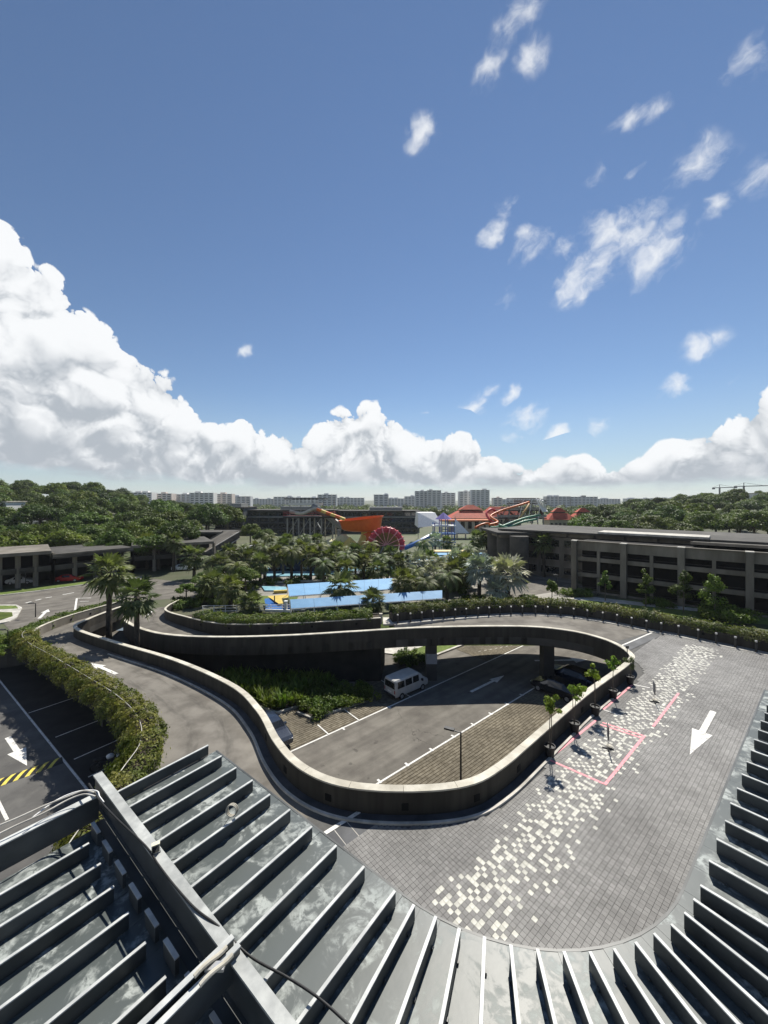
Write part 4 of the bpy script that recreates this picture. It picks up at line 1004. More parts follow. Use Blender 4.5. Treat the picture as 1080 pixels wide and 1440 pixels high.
def car(loc, rz, lb, paint, L=4.4, W=1.76, H=1.45, grp='parked dark cars'):
    o = thing('parked_car', lb, 'car', loc, rz, grp); h = W / 2; s = L / 4.4
    S = [(-2.2, .80, .82, .72, .38, .70, .80), (-2.05, .86, .87, .78, .28, .86, .98), (-1.55, .88, .88, .74, .25, .92, 1.06), (-.95, .88, .88, .62, .24, .93, 1.40), (-.1, .88, .88, .62, .24, .92, H), (.55, .88, .88, .64, .24, .9, 1.38), (1.2, .88, .88, .76, .25, .88, .98), (1.95, .85, .86, .74, .28, .74, .82), (2.18, .74, .76, .66, .34, .6, .68)]
    loft_body([(a * s, *[q * h / .88 for q in r_[:3]], *r_[3:]) for a, *r_ in S], paint, 'body', o)
    for sg in (-1, 1):
        y1, y2 = sg * h * .985, sg * h * .76
        MB().add([(-.9 * s, y1, .96), (.5 * s, y1, .95), (.42 * s, y2, 1.33), (-.85 * s, y2, 1.35)], [(0, 1, 2, 3)]).build('side_window', M_glass, o, fix=False)
        wheel(1.35 * s, sg * (h - .1), .32, o, sg); wheel(-1.35 * s, sg * (h - .1), .32, o, sg)
        MB().box((2.1 * s, sg * h * .66, .62), (.14, .34, .14)).build('headlight', M_white, o); MB().box((-2.14 * s, sg * h * .68, .74), (.1, .3, .13)).build('tail_light', mat('tail_red', (.25, .01, .01), rough=.3), o)
        MB().box((.52 * s, sg * (h + .07), .95), (.16, .14, .12)).build('mirror', paint, o)
    MB().add([(1.15 * s, -h * .8, 1.0), (1.15 * s, h * .8, 1.0), (.6 * s, h * .68, 1.385), (.6 * s, -h * .68, 1.385)], [(0, 1, 2, 3)]).build('windscreen', M_glass, o, fix=False)
    MB().add([(-1.52 * s, h * .78, 1.085), (-1.52 * s, -h * .78, 1.085), (-1.0 * s, -h * .66, 1.40), (-1.0 * s, h * .66, 1.40)], [(0, 1, 2, 3)]).build('rear_window', M_glass, o, fix=False)
    return o
M_carblk = mat('black_car_paint', (.012, .013, .016), (.018, .019, .022), scale=1, rough=.18, spec=.6, coat=.7)
M_carblue = mat('blue_black_car_paint', (.014, .02, .035), (.02, .028, .045), scale=1, rough=.2, spec=.6, coat=.7)
vang = math.atan2(V.y, V.x)
car((16.0, 35.7, 0), vang, 'black saloon car parked in the shade nearer the parapet trees', M_carblk)
car((18.7, 38.1, 0), vang, 'larger dark car parked behind the black saloon under the bridge', M_carblue, 4.7, 1.86)
c3 = uv(12.2, 27.9); car((c3.x, c3.y, 0), vang + math.pi, 'dark car just showing behind the curve of the parapet', M_carblue)
def van():
    c = uv(24.9, 26.35); o = thing('parked_van', 'white van with dark windows parked half in the shade under the bridge', 'van', (c.x, c.y, 0), math.atan2(U.y, U.x))
    P_ = mat('van_white_paint', (.42, .42, .40), (.5, .5, .48), scale=1.5, rough=.3, coat=.3)
    S = [(-2.1, .76, .78, .70, .34, 1.0, 1.74), (-2.0, .80, .82, .74, .28, 1.02, 1.80), (0, .80, .82, .75, .26, 1.02, 1.84), (.85, .80, .82, .73, .26, 1.02, 1.80), (1.35, .80, .82, .70, .26, 1.0, 1.45), (1.62, .80, .82, .74, .28, .98, 1.04), (2.05, .76, .78, .7, .32, .8, .9), (2.14, .7, .72, .62, .36, .66, .74)]
    loft_body(S, P_, 'body', o)
    for sg in (-1, 1):
        for x0, x1 in ((-1.85, -1.0), (-.92, -.05), (.03, .82)):
            MB().add([(x0, sg * .828, 1.06), (x1, sg * .828, 1.06), (x1 - .04, sg * .772, 1.62), (x0 + .04, sg * .772, 1.62)], [(0, 1, 2, 3)]).build('side_window', M_glass, o, fix=False)
        wheel(1.3, sg * .74, .29, o, sg); wheel(-1.35, sg * .74, .29, o, sg)
        MB().box((2.06, sg * .5, .66), (.1, .3, .16)).build('headlight', M_white, o); MB().box((-2.08, sg * .68, .8), (.06, .12, .3)).build('tail_light', mat('tail_red', (.25, .01, .01), rough=.3), o)
        MB().box((1.15, sg * .93, 1.1), (.12, .2, .2)).build('mirror', M_black, o)
    MB().add([(-2.112, -.68, 1.04), (-2.112, .68, 1.04), (-2.1, .64, 1.6), (-2.1, -.64, 1.6)], [(0, 1, 2, 3)]).build('rear_window', M_glass, o, fix=False)
    MB().box((-2.12, 0, .42), (.1, 1.5, .16)).build('rear_bumper', M_blackmet, o); MB().box((-2.125, 0, .72), (.02, .5, .12)).build('number_plate', M_white, o)
    MB().add([(1.6, -.7, 1.07), (1.6, .7, 1.07), (1.0, .66, 1.72), (1.0, -.66, 1.72)], [(0, 1, 2, 3)]).build('windscreen', M_glass, o, fix=False)
van()
# motorcycle in the dark bay below the ramp
mcb = at(150, 1082, 0); mc = thing('motorcycle', 'parked motorcycle in the dark bay below the left ramp', 'motorcycle', mcb, R(25))
for x in (-.62, .62):
    w = MB(); w.tube([(x + .27 * math.cos(t), 0, .3 + .27 * math.sin(t)) for t in np.linspace(0, 2 * math.pi, 15)], .05, 6, False).build('wheel', M_black, mc)
MB().tube(catmull([(-.55, 0, .35), (-.3, 0, .6), (.2, 0, .62), (.5, 0, .8), (.62, 0, .32)], 4), .06, 6).build('frame', M_blackmet, mc)
MB().tube(catmull([(-.75, 0, .8), (-.4, 0, .78), (0, 0, .76)], 4), [.06, .1, .12, .12, .13, .13, .12, .11, .08], 8).build('seat', M_black, mc)
MB().tube(catmull([(0, 0, .78), (.2, 0, .86), (.42, 0, .8)], 4), [.08, .13, .15, .16, .16, .15, .13, .1, .06], 8).build('tank', M_white, mc)
MB().tube([(.42, -.33, .98), (.48, 0, .95), (.42, .33, .98)], .02, 6).build('handlebar', M_steel, mc); MB().box((.62, 0, .8), (.14, .16, .16)).build('headlight', M_white, mc)

def lamp(loc, h, lb, rz, arm=.9, grp='lamp posts'):
    o = thing('street_lamp', lb, 'street lamp', loc, rz, grp)
    MB().tube([(0, 0, 0), (0, 0, h)], [.07, .05], 8).build('pole', M_blackmet, o); MB().beam((0, 0, h - .05), (arm, 0, h + .04), .06, .05).build('arm', M_blackmet, o)
    MB().box((arm * .8, 0, h + .03), (.62, .26, .1)).build('lamp_head', M_blackmet, o); return o
lb_ = at(648, 1100, 0); lb_ = uv(15.6, 13.9); lamp((*at(648, 1088, 1.2).xy, 0), 3.75, 'dark lamp post in the sunken car park behind the curved parapet', R(155))
lamp((*at(50, 868, G).xy, G), 1.9, 'grey lamp post by the road left of the hedge', R(180), .8); lamp((*at(11, 905, 2.3).xy, G), 1.8, 'short lamp post in the grass at the left edge', R(180), .8)
#@@PLANTS@@
# ------------------------------------------------------------------ plant prototypes (meshes shared by the copies)
def broad_crown(seed, R_, H_, K, per, size, m, flat=.75, dome=True):
    rg = np.random.default_rng(seed); cs, rs = [], []
    for k in range(K):
        th = rg.uniform(0, 2 * math.pi); q = math.sqrt(rg.random()); zz = rg.uniform(-.5, 1) if not dome else (1 - q * q) * rg.uniform(.35, 1.0) - .15
        cs.append((q * R_ * .85 * math.cos(th), q * R_ * .85 * math.sin(th), zz * H_)); rs.append(R_ * rg.uniform(.2, .36))
    P_, N_ = clumps(rg, cs, rs, per, flat)
    return leaf_mesh('crown', P_, N_, size, m, .7, seed), cs
def trunk_mesh(seed, h, r, cs, zc, m=M_bark, nl=6):
    rg = np.random.default_rng(seed); mb = MB(); mb.tube([(0, 0, 0), (rg.normal(0, .1), rg.normal(0, .1), h * .5), (0, 0, h)], [r * 1.25, r, r * .75], 8)
    for k in range(min(nl, len(cs))):
        c = cs[k]; mb.tube([(0, 0, h * .8), (c[0] * .45, c[1] * .45, h * .9 + (zc + c[2] - h) * .4), (c[0] * .9, c[1] * .9, zc + c[2])], [r * .6, r * .4, r * .15], 6)
    return mb.mesh('trunk', m)
def fan_palm(seed, m, L=1.9, nleaf=30, nseg=13, low=-65):
    rg = np.random.default_rng(seed); V_, F_, R_ = [], [], []
    for k in range(nleaf):
        az = k * 2.399 + rg.normal(0, .15); el = R(80 + (low - 80) * ((k + .5) / nleaf) ** .85 + rg.normal(0, 6)); l = L * rg.uniform(.82, 1.1)
        d = Vector((math.cos(az) * math.cos(el), math.sin(az) * math.cos(el), math.sin(el))); sd_ = Vector((-math.sin(az), math.cos(az), 0)); up = sd_.cross(d) * -1
        tip = d * l * .48 + Vector((0, 0, -.04 * l)); o = len(V_); rv = rg.random()
        V_ += [tuple(sd_ * .025), tuple(-sd_ * .025), tuple(tip - sd_ * .02), tuple(tip + sd_ * .02)]; F_.append((o, o + 1, o + 2, o + 3)); R_.append(rv)
        for s in range(nseg):
            a = R(-112 + 224 * s / (nseg - 1)) + rg.normal(0, .04); sl = l * .62 * (1 - .25 * abs(a) / 2) * rg.uniform(.85, 1.1)
            dd = (d * math.cos(a) + sd_ * math.sin(a)); nrm = up
            mid = tip + dd * sl * .55 - nrm * .02 * math.cos(a); end = tip + dd * sl + Vector((0, 0, -.22 * sl * rg.uniform(.5, 1.6))); wv = dd.cross(nrm) * (sl * .10)
            o = len(V_); V_ += [tuple(tip), tuple(mid + wv), tuple(end), tuple(mid - wv)]; F_.append((o, o + 1, o + 2, o + 3)); R_.append(min(1, max(0, rv * .6 + .4 * rg.random())))
    me = bpy.data.meshes.new('fronds'); me.from_pydata(V_, [], F_); me.update(); a_ = me.attributes.new('rnd', 'FLOAT', 'FACE'); a_.data.foreach_set('value', np.array(R_, np.float32)); me.materials.append(m); return me
def feather_palm(seed, m, L=2.6, nleaf=20):
    rg = np.random.default_rng(seed); V_, F_, R_ = [], [], []
    for k in range(nleaf):
        az = k * 2.399; e0 = R(78 - 85 * (k / nleaf) + rg.normal(0, 5)); l = L * rg.uniform(.85, 1.1); rv = rg.random(); p = Vector((0, 0, 0)); e = e0; n = 11
        sd_ = Vector((-math.sin(az), math.cos(az), 0))
        for s in range(n):
            d = Vector((math.cos(az) * math.cos(e), math.sin(az) * math.cos(e), math.sin(e))); q = p + d * l / n
            ll = l * .26 * math.sin(math.pi * min(.95, (s + 1.2) / (n + .6)))
            for sg in (-1, 1):
                for h in (0, .5):
                    b = p.lerp(q, h); t = b + sd_ * sg * ll * .8 + d * ll * .5 + Vector((0, 0, -.35 * ll)); w = d * l / n * .28
                    o = len(V_); V_ += [tuple(b - w), tuple(b + w), tuple(t)]; F_.append((o, o + 1, o + 2)); R_.append(min(1, rv * .6 + .4 * rg.random()))
            p = q; e -= R(13)
    me = bpy.data.meshes.new('fronds'); me.from_pydata(V_, [], F_); me.update(); a_ = me.attributes.new('rnd', 'FLOAT', 'FACE'); a_.data.foreach_set('value', np.array(R_, np.float32)); me.materials.append(m); return me
def palm_trunk(h, r, seed):
    rg = np.random.default_rng(seed); pts = []; rs = []; n = 12; lx, ly = rg.normal(0, .12, 2)
    for k in range(n + 1):
        t = k / n; pts.append((lx * t * t, ly * t * t, t)); rs.append(r * (1.25 - .35 * t + (.1 if k % 2 else 0) + (.25 if t > .88 else 0)))
    return MB().tube(pts, rs, 9).mesh('trunk', M_palmbark)
FAN = [fan_palm(s, M_palm) for s in (1, 2, 3)]; SIL = [fan_palm(s, M_palm_sil, 2.0, 32, 12, -45) for s in (4, 5)]; FEA = [feather_palm(s, M_palm) for s in (6, 7)]
PTR = [palm_trunk(1, .17, s) for s in (1, 2)]
def palm(loc, h, kind, lb, sc=1.0, grp=None, name='fan_palm', rz=None):
    o = thing(name, lb, 'palm', loc, rz if rz is not None else random.uniform(0, 6.28), grp)
    t = link('trunk', random.choice(PTR), o); t.scale = (sc, sc, h)
    c = link('crown', random.choice({'fan': FAN, 'sil': SIL, 'fea': FEA}[kind]), o); c.location = (0, 0, h); c.scale = (sc,) * 3; c.rotation_euler = (0, 0, random.uniform(0, 6)); return o
BC = []                                                    # broadleaf prototypes: (crown, trunk, crown centre height)
for s, (R_, H_, K, m, zc, h) in enumerate(((4.6, 3.4, 34, M_leaf_dk, 6.2, 6.5), (4.2, 3.8, 32, M_leaf_md, 6.4, 6.6), (5.0, 3.2, 38, M_leaf_dk, 6.0, 6.2), (4.4, 3.0, 34, M_leaf_md, 5.8, 6.0), (3.8, 3.0, 28, M_leaf_lt, 5.8, 6.0))):
    cm, cs = broad_crown(40 + s, R_, H_, K, 230, .42, m); BC.append((cm, trunk_mesh(50 + s, h, .26, cs, zc), zc))
def tree(loc, sc, kind, lb, grp=None, name='broadleaf_tree', sz=None):
    o = thing(name, lb, 'tree', loc, random.uniform(0, 6.28), grp); cm, tm, zc = BC[kind]
    sz = sz or sc
    t = link('trunk', tm, o); t.scale = (sc, sc, sz); c = link('crown', cm, o); c.location = (0, 0, zc * sz); c.scale = (sc, sc, sz); return o

# two tall palms between the ramps
palm((*at(145, 902, 1.0).xy + Vector((-.6, 1.8)), .0), 9.0, 'fan', 'tall thick fan palm standing left of the pair between the ramps', 1.58, 'pair of palms between the ramps')
b = Vector((-26.6, 42.0)); palm((b.x, b.y - .6, 0), 7.6, 'fan', 'slimmer fan palm standing right of the pair between the ramps', 1.42, 'pair of palms between the ramps')
sheet('planting_bed', [(-34.8, 44.2), (-30.5, 45.2), (-27, 42.6), (-24, 40.2), (-24, 37.6), (-30, 41)], .05, M_soil)
def shrub_proto(seed, kind):
    rg = np.random.default_rng(seed)
    if kind == 'strap':                                      # upright strap leaves
        N = 46; V_, F_, R_ = [], [], []
        for k in range(N):
            az = rg.uniform(0, 6.28); e = R(rg.uniform(40, 85)); l = rg.uniform(.7, 1.25); b = Vector((rg.normal(0, .12), rg.normal(0, .12), 0)); sd_ = Vector((-math.sin(az), math.cos(az), 0)) * .055
            d = Vector((math.cos(az) * math.cos(e), math.sin(az) * math.cos(e), math.sin(e))); m1 = b + d * l * .6; t = b + d * l * .95 + Vector((math.cos(az), math.sin(az), -.5)) * l * .12
            o = len(V_); V_ += [tuple(b - sd_ * .5), tuple(b + sd_ * .5), tuple(m1 + sd_), tuple(m1 - sd_), tuple(t)]; F_ += [(o, o + 1, o + 2, o + 3), (o + 3, o + 2, o + 4)]; r_ = rg.random(); R_ += [r_, r_]
        me = bpy.data.meshes.new('foliage'); me.from_pydata(V_, [], F_); me.update(); a_ = me.attributes.new('rnd', 'FLOAT', 'FACE'); a_.data.foreach_set('value', np.array(R_, np.float32)); me.materials.append(M_leaf_lt); return me
    cs = [(rg.normal(0, .35), rg.normal(0, .35), rg.uniform(.2, .6)) for _ in range(9)]; P_, N_ = clumps(rg, cs, rg.uniform(.25, .42, 9), 70, .8, .4)
    return leaf_mesh('foliage', P_, N_, .16, M_leaf_md if kind == 'low' else M_leaf_lt, .6, seed)
SH = {k: [shrub_proto(60 + 3 * i + j, k) for j in range(3)] for i, k in enumerate(('strap', 'low', 'lime'))}
STEM = MB().tube([(0, 0, 0), (.02, 0, .3)], [.05, .03], 5).mesh('stem', M_bark)
def shrub(loc, kind, sc, lb, grp, name='shrub'):
    o = thing(name, lb, 'shrub', loc, random.uniform(0, 6.28), grp); c = link('foliage', random.choice(SH[kind]), o); c.scale = (sc,) * 3; s_ = link('stem', STEM, o); s_.scale = (sc,) * 3; return o
def fill(poly, kind, n, sc, lb, grp, z, name='shrub', dmin=.7):
    xs = [p[0] for p in poly]; ys = [p[1] for p in poly]; got = []; t = 0
    while len(got) < n and t < 4000:
        t += 1; x = random.uniform(min(xs), max(xs)); y = random.uniform(min(ys), max(ys))
        if inpoly(x, y, poly) and all((x - a) ** 2 + (y - b) ** 2 > dmin ** 2 for a, b in got): got.append((x, y))
    for x, y in got: shrub((x, y, z), kind, sc * random.uniform(.8, 1.2), lb, grp, name)
fill(bed1, 'strap', 60, 1.25, 'strap leaved plant in the left planting bed of the sunken car park', 'strap leaved plants below the bridge', .12, 'strap_leaf_plant', .62)
fill(bed2, 'low', 26, .95, 'low rounded shrub in the kerbed bed beside the parking bays', 'low shrubs below the bridge', .12, dmin=.75)
fill([at(560, 938, 0), at(592, 935, 0), at(600, 928, 0), at(562, 920, 0)], 'low', 9, 1.0, 'dark shrub behind the parked van under the bridge', 'shrubs behind the van', .1)

# ------------------------------------------------------------------ buildings near the drop-off
def frame_building(name, lb, P0, dirx, nb, bw, floors, fh, depth, z0, roofz, left_end=False):
    """open multi-storey car park: fins, mullions, spandrels, slabs; dirx along the facade, depth away from the viewer"""
    dx = dirx.normalized(); dn = Vector((-dx.y, dx.x, 0))
    if dn.y < 0: dn = -dn
    o = thing(name, lb, 'building', (P0.x, P0.y, 0)); L = nb * bw; up = (0, 0, 1)
    def bx(nm, a, d, z, sl, sd_, sz, m, par=o): return MB().box(dx * (a + sl / 2) + dn * (d + sd_ / 2) + Vector((0, 0, z + sz / 2)), (sl, sd_, sz), (dx, dn, up)).build(nm, m, par)
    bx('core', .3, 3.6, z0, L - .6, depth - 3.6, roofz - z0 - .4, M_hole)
    for f in range(floors + 1):
        zf = z0 + f * fh
        if f: bx('floor_slab', 0, .25, zf - .18, L, 5.0, .18, M_conc)
    for k in range(nb + 1):
        bx('pier', k * bw - .42, -.55, z0 - .3, .84, 1.2, roofz - z0 + .1, M_conc)
        pc = bx('pier_cap', k * bw - .46, -.6, roofz - .2, .92, 1.3, .14, M_kerb)
    for k in range(nb):
        a = k * bw + .42; w = bw - .84
        bx('parapet_panel', a, .1, roofz - 1.75, w, .25, 1.5, M_conc)
        bx('mullion', k * bw + bw / 2 - .22, .0, z0, .44, .5, roofz - z0 - 1.75, M_conc)
        for f in range(floors):
            zf = z0 + f * fh
            bx('spandrel', a, .15, zf - (.1 if f else 0), w, .18, .62 if f else .3, M_conc)
            for h in (0, 1):
                for r_ in range(1): bx('louvre', a + h * (bw / 2) + .05, .3, zf + .82 + r_ * .28, w / 2 - .35, .06, .07, M_blackmet)
    bx('coping', -.2, -.1, roofz - .25, L + .4, .6, .16, M_conc)
    bx('end_wall', L - .3, .3, z0, .3, depth, roofz - z0 - .3, M_conc_dk)
    return o, bx
A_, D_ = at(808, 830, G), at(1055, 866, G); dx = (D_ - A_).normalized()
cp, bx = frame_building('car_park_building', 'three storey concrete car park with tall piers at the right', A_, dx, 4, 7.5, 3, 2.75, 26, G, 10.95)
bx('roof_slab', -18, 7.5, 11.3, 52, 20, .35, M_conc_dk); bx('upper_storey', -10, 9, 10.5, 40, 14, .9, M_conc); bx('roof_light', 2, 7.2, 11.66, 16, 5, .35, M_kerb)
for k in range(8): bx('upper_mullion', -9 + k * 5, 8.7, 10.5, .35, .3, .85, M_conc_dk)
bx('roof_wing', 16, 4.5, 11.0, 22, 8, .3, M_conc_dk); bx('roof_edge', 15.8, 4.3, 11.0, 22.4, .25, .42, M_conc)
# left end: recessed bays and round stair towers
bx('side_block', -15, 9.5, G, 15.2, 10, 8.3, M_conc)
for f in range(3):
    for h in range(3): bx('side_opening', -13.8 + h * 4.6, 9.42, G + .9 + f * 2.75, 3.6, .1, 1.3, M_glass); bx('side_ledge', -13.9 + h * 4.6, 9.2, G + .7 + f * 2.75, 3.8, .3, .16, M_conc)
for px, Yc, r_ in ((712, 84, 2.0), (730, 80, 1.9), (697, 90, 1.9)):
    p = atY(px, 800, Yc); MB().lathe([(r_, G), (r_, 10.4), (r_ * .98, 10.5), (0, 10.52)], 20, (p.x - A_.x, p.y - A_.y, 0)).build('stair_tower', M_conc_dk, cp, smooth=False)
p = atY(700, 745, 84); q = atY(800, 745, 84)
MB().box(((p.x + q.x) / 2 - A_.x + 3, 84 + 4 - A_.y, 10.9), ((q.x - p.x) + 8, 14, .5)).build('roof_slab', M_conc_dk, cp)
MB().box(((p.x + q.x) / 2 - A_.x + 3, 84 + 4 - A_.y, 10.3), ((q.x - p.x) + 6, 12, .7)).build('fascia', M_conc, cp)
dk = thing('side_building', 'black fronted building at the right edge beyond the car park', 'building', (57, 52, 0))
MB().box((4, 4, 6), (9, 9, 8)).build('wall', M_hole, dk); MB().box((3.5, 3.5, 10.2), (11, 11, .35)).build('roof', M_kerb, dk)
for k in range(4): MB().box((-.6, .3 + k * 2.4, 6), (.1, .18, 8)).build('mullion', M_blackmet, dk)

# left low car park with flat roofs
lc = thing('car_park_building', 'low two storey car park with flat roofs at the left beyond the road', 'building')
def lbx(nm, a, b, d0, d1, z0, z1, m):
    a = Vector(a); b = Vector(b); d = (b - a).normalized(); nn = Vector((-d.y, d.x, 0)); nn = nn if nn.y > 0 else -nn
    c = (a + b) / 2 + nn * (d0 + d1) / 2; return MB().box((c.x, c.y, (z0 + z1) / 2), ((b - a).length, d1 - d0, z1 - z0), (d, nn, (0, 0, 1))).build(nm, m, lc)
LA, LB_, LC, LD = at(-60, 837, G), at(72, 822, G), at(185, 806, G), at(300, 796, G)
for a, b, rz, nbay in ((LA, LB_, 8.0, 5), (LB_, LC, 7.3, 4), (LC, LD, 7.6, 4)):
    lbx('roof', a, b, -.8, 14, rz, rz + .45, M_conc_dk if rz < 8 else M_conc); lbx('roof_edge', a, b, -1.0, -.78, rz - .1, rz + .5, M_conc)
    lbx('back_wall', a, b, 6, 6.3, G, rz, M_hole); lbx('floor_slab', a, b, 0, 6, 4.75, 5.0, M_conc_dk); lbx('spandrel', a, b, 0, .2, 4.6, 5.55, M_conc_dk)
    for k in range(nbay + 1):
        p = Vector(a).lerp(Vector(b), k / nbay); MB().box((p.x, p.y + .3, (G + rz) / 2), (.55, .55, rz - G)).build('column', M_conc, lc)
lbx('hanging_planter', LB_, LC, -1.0, -.1, 6.9, 7.5, M_conc_dk)
# rising ramp roof at its right end
rp = thing('ramp_building', 'dark sloping ramp structure at the end of the left car park', 'building')
e0, e1 = atY(262, 793, 92), atY(337, 748, 102)
for s_, m_ in ((0, M_conc_dk), (4, M_conc)): MB().add([(e0.x - s_ * 1.5, e0.y + s_, e0.z - 1.6), (e1.x - s_ * 1.5, e1.y + s_, e1.z - 1.6), (e1.x - s_ * 1.5, e1.y + s_, e1.z), (e0.x - s_ * 1.5, e0.y + s_, e0.z)], [(0, 1, 2, 3)]).build('side_wall', m_, rp)
MB().add([tuple(e0), tuple(e1), (e1.x - 6, e1.y + 5, e1.z), (e0.x - 6, e0.y + 5, e0.z)], [(0, 1, 2, 3)]).build('ramp_deck', M_asphalt, rp)
MB().beam(e0 + Vector((0, -.2, .1)), e1 + Vector((0, -.2, .1)), .35, .18).build('coping', M_kerb, rp); MB().beam(e0 + Vector((0, -.25, -1.7)), e1 + Vector((0, -.25, -1.7)), .3, .15).build('lower_rail', M_kerb, rp)
f0, f1 = atY(278, 760, 110), atY(335, 742, 112); MB().box(((f0.x + f1.x) / 2 - 4, 114, 8.5), (16, 8, .6)).build('roof', M_conc_dk, rp); MB().box(((f0.x + f1.x) / 2 - 4, 114, 5.5), (14, 6, 5.4)).build('wall', M_hole, rp)
# parked cars in front of the left car park
for px, py, Yc, col, lb in ((88, 815, 74, (.35, .02, .02), 'red car parked below the left car park'), (20, 826, 72, (.5, .5, .5), 'pale car parked at the left end of the car park'), (252, 806, 86, (.6, .6, .6), 'white car seen beyond the palms at the left car park')):
    p = atY(px, py, Yc); car((p.x, p.y + 1.5, G), R(15), lb, mat('paint_%d' % px, col, tuple(c * 1.2 for c in col), scale=1, rough=.25, coat=.5), grp='cars at the left car park')
p = atY(357, 776, 96); car((p.x, p.y, 5.2), R(20), 'white car up on the ramp beyond the palms', mat('paint_w', (.65, .65, .65), (.7, .7, .7), rough=.3), grp='cars at the left car park')
tag(MB().box((p.x, p.y + 1, 4.9), (14, 8, .4)).build('ramp_landing', M_conc), kind='structure'); tag(MB().box((p.x, p.y + 1, 3.3), (13, 7, 2.8)).build('ramp_landing_wall', M_conc_dk), kind='structure')

# ------------------------------------------------------------------ water park
M_awn = mat('blue_awning', (.13, .30, .50), (.16, .34, .54), scale=.8, big=(.3, .06), rough=.6)
M_or = mat('orange_fibreglass', (.60, .12, .02), (.66, .15, .025), scale=1, rough=.35); M_yel = mat('yellow_fibreglass', (.6, .44, .1), (.66, .5, .14), scale=1, rough=.4)
M_red = mat('red_fibreglass', (.4, .03, .05), (.48, .05, .07), scale=1, rough=.4); M_blue = mat('blue_fibreglass', (.03, .12, .35), (.05, .16, .42), scale=1, rough=.4); M_green = mat('green_fibreglass', (.05, .2, .12), (.07, .25, .15), scale=1, rough=.4)
M_tile = mat('red_roof_tile', (.38, .07, .04), (.5, .11, .06), scale=3, rough=.7, big=(.3, .15)); M_galv = mat('galvanised_steel', (.22, .22, .21), (.32, .32, .3), scale=2, rough=.5, metal=.3)
M_pool = mat('pool_water', (.25, .5, .62), (.35, .6, .7), scale=1.0, rough=.1, spec=.5)
def awning(name, lb, hi0, hi1, lo1, lo0):
    o = thing(name, lb, 'awning', group='blue awnings'); n_ = 7
    for k in range(n_):
        f0, f1 = k / n_ + .0008, (k + 1) / n_ - .0008; q = [hi0.lerp(hi1, f0), hi0.lerp(hi1, f1), lo0.lerp(lo1, f1), lo0.lerp(lo1, f0)]
        dn = Vector((0, 0, -.06)); MB().add(q + [v + dn for v in q], [(0, 1, 2, 3), (7, 6, 5, 4), (0, 4, 5, 1), (1, 5, 6, 2), (2, 6, 7, 3), (3, 7, 4, 0)]).build('roof_panel', M_awn, o)
        for a in (q[0], q[3]): MB().tube([(a.x, a.y, G), (a.x, a.y, a.z - .05)], .05, 6).build('post', M_white, o)
    MB().beam(lo0 + Vector((0, -.05, -.1)), lo1 + Vector((0, -.05, -.1)), .06, .12).build('gutter', M_white, o)
awning('awning', 'rear sloping light blue awning roof over the pool deck', at(404, 822, 4.9), at(552, 813, 4.9), at(552, 828, 4.1), at(407, 838, 4.1))
awning('awning', 'front sloping light blue awning roof nearest the hedge', at(408, 843, 4.3), at(622, 830, 4.3), at(622, 841, 3.5), at(409, 855.5, 3.5))
sl = thing('play_slide', 'blue and yellow painted play slide left of the awnings', 'slide')
MB().add([at(372, 842, 2.9), at(405, 838, 3.2), at(408, 858, 2.3), at(374, 858, 2.2)], [(0, 1, 2, 3)]).build('chute', M_blue, sl)
MB().add([at(376, 838, 3.15), at(405, 836, 3.3), at(407, 848, 2.85), at(392, 849, 2.8)], [(0, 1, 2, 3)]).build('stripe', M_yel, sl); MB().beam(at(373, 858, 2.4), at(410, 859, 2.4), .2, .3).build('rim', M_white, sl)
MB().tube([at(386, 856, 2.0), at(386, 838, 3.6)], .08, 6).build('pole', M_black, sl)
pb = thing('paddling_pool', 'shallow turquoise pool with yellow rim behind the awnings', 'pool')
MB().prism([at(368, 826, G).xy, at(402, 827, G).xy, at(404, 832, G).xy, at(372, 832, G).xy], G + .05, G + .25).build('basin', M_pool, pb); MB().beam(at(385, 832, 2.3), at(404, 831, 2.3), .6, .35).build('rim', M_yel, pb)
wp = thing('wave_pool', 'pale blue pool glimpsed through the palm trunks', 'pool')
MB().prism([at(375, 812, G).xy, at(560, 806, G).xy, at(565, 796, G).xy, at(375, 800, G).xy], G + .05, G + .2).build('water', M_pool, wp); MB().beam(at(378, 819, 2.3), at(470, 816, 2.3), .5, .3).build('rim', M_cap, wp)
dp = thing('pool_building', 'dark blue low pavilion behind the palm row', 'building', atY(432, 803, 88)); MB().box((0, 0, 1.5), (16, 5, 4.5)).build('wall', mat('navy', (.02, .035, .08), (.03, .05, .11), scale=1), dp); MB().box((0, 0, 3.9), (17, 6, .3)).build('roof', M_conc_dk, dp)
for k in range(5): MB().box((-6.5 + k * 3.2, -2.53, 1.4), (1.8, .08, 2.4)).build('window', M_glass, dp)
fn = thing('white_fence', 'low white railing behind the left hedge', 'fence')
for k in range(9):
    a = at(285 + k * 16, 856 - k * .2, 2.6); b = at(285 + (k + 1) * 16, 856 - (k + 1) * .2, 2.6)
    for z in (-.35, 0.05, .4): MB().beam(a + Vector((0, 0, z)), b + Vector((0, 0, z)), .05, .07).build('rail', M_white, fn)
    MB().box((a.x, a.y, 2.5), (.09, .09, 1.1)).build('post', M_white, fn)
gpo = thing('gate_pillar', 'white gate pillar at the corner of the front awning', 'post', at(402, 862, 2.0)); MB().box((0, 0, .8), (.35, .35, 1.7)).build('shaft', M_white, gpo); MB().box((0, 0, 1.68), (.45, .45, .08)).build('cap', M_white, gpo)
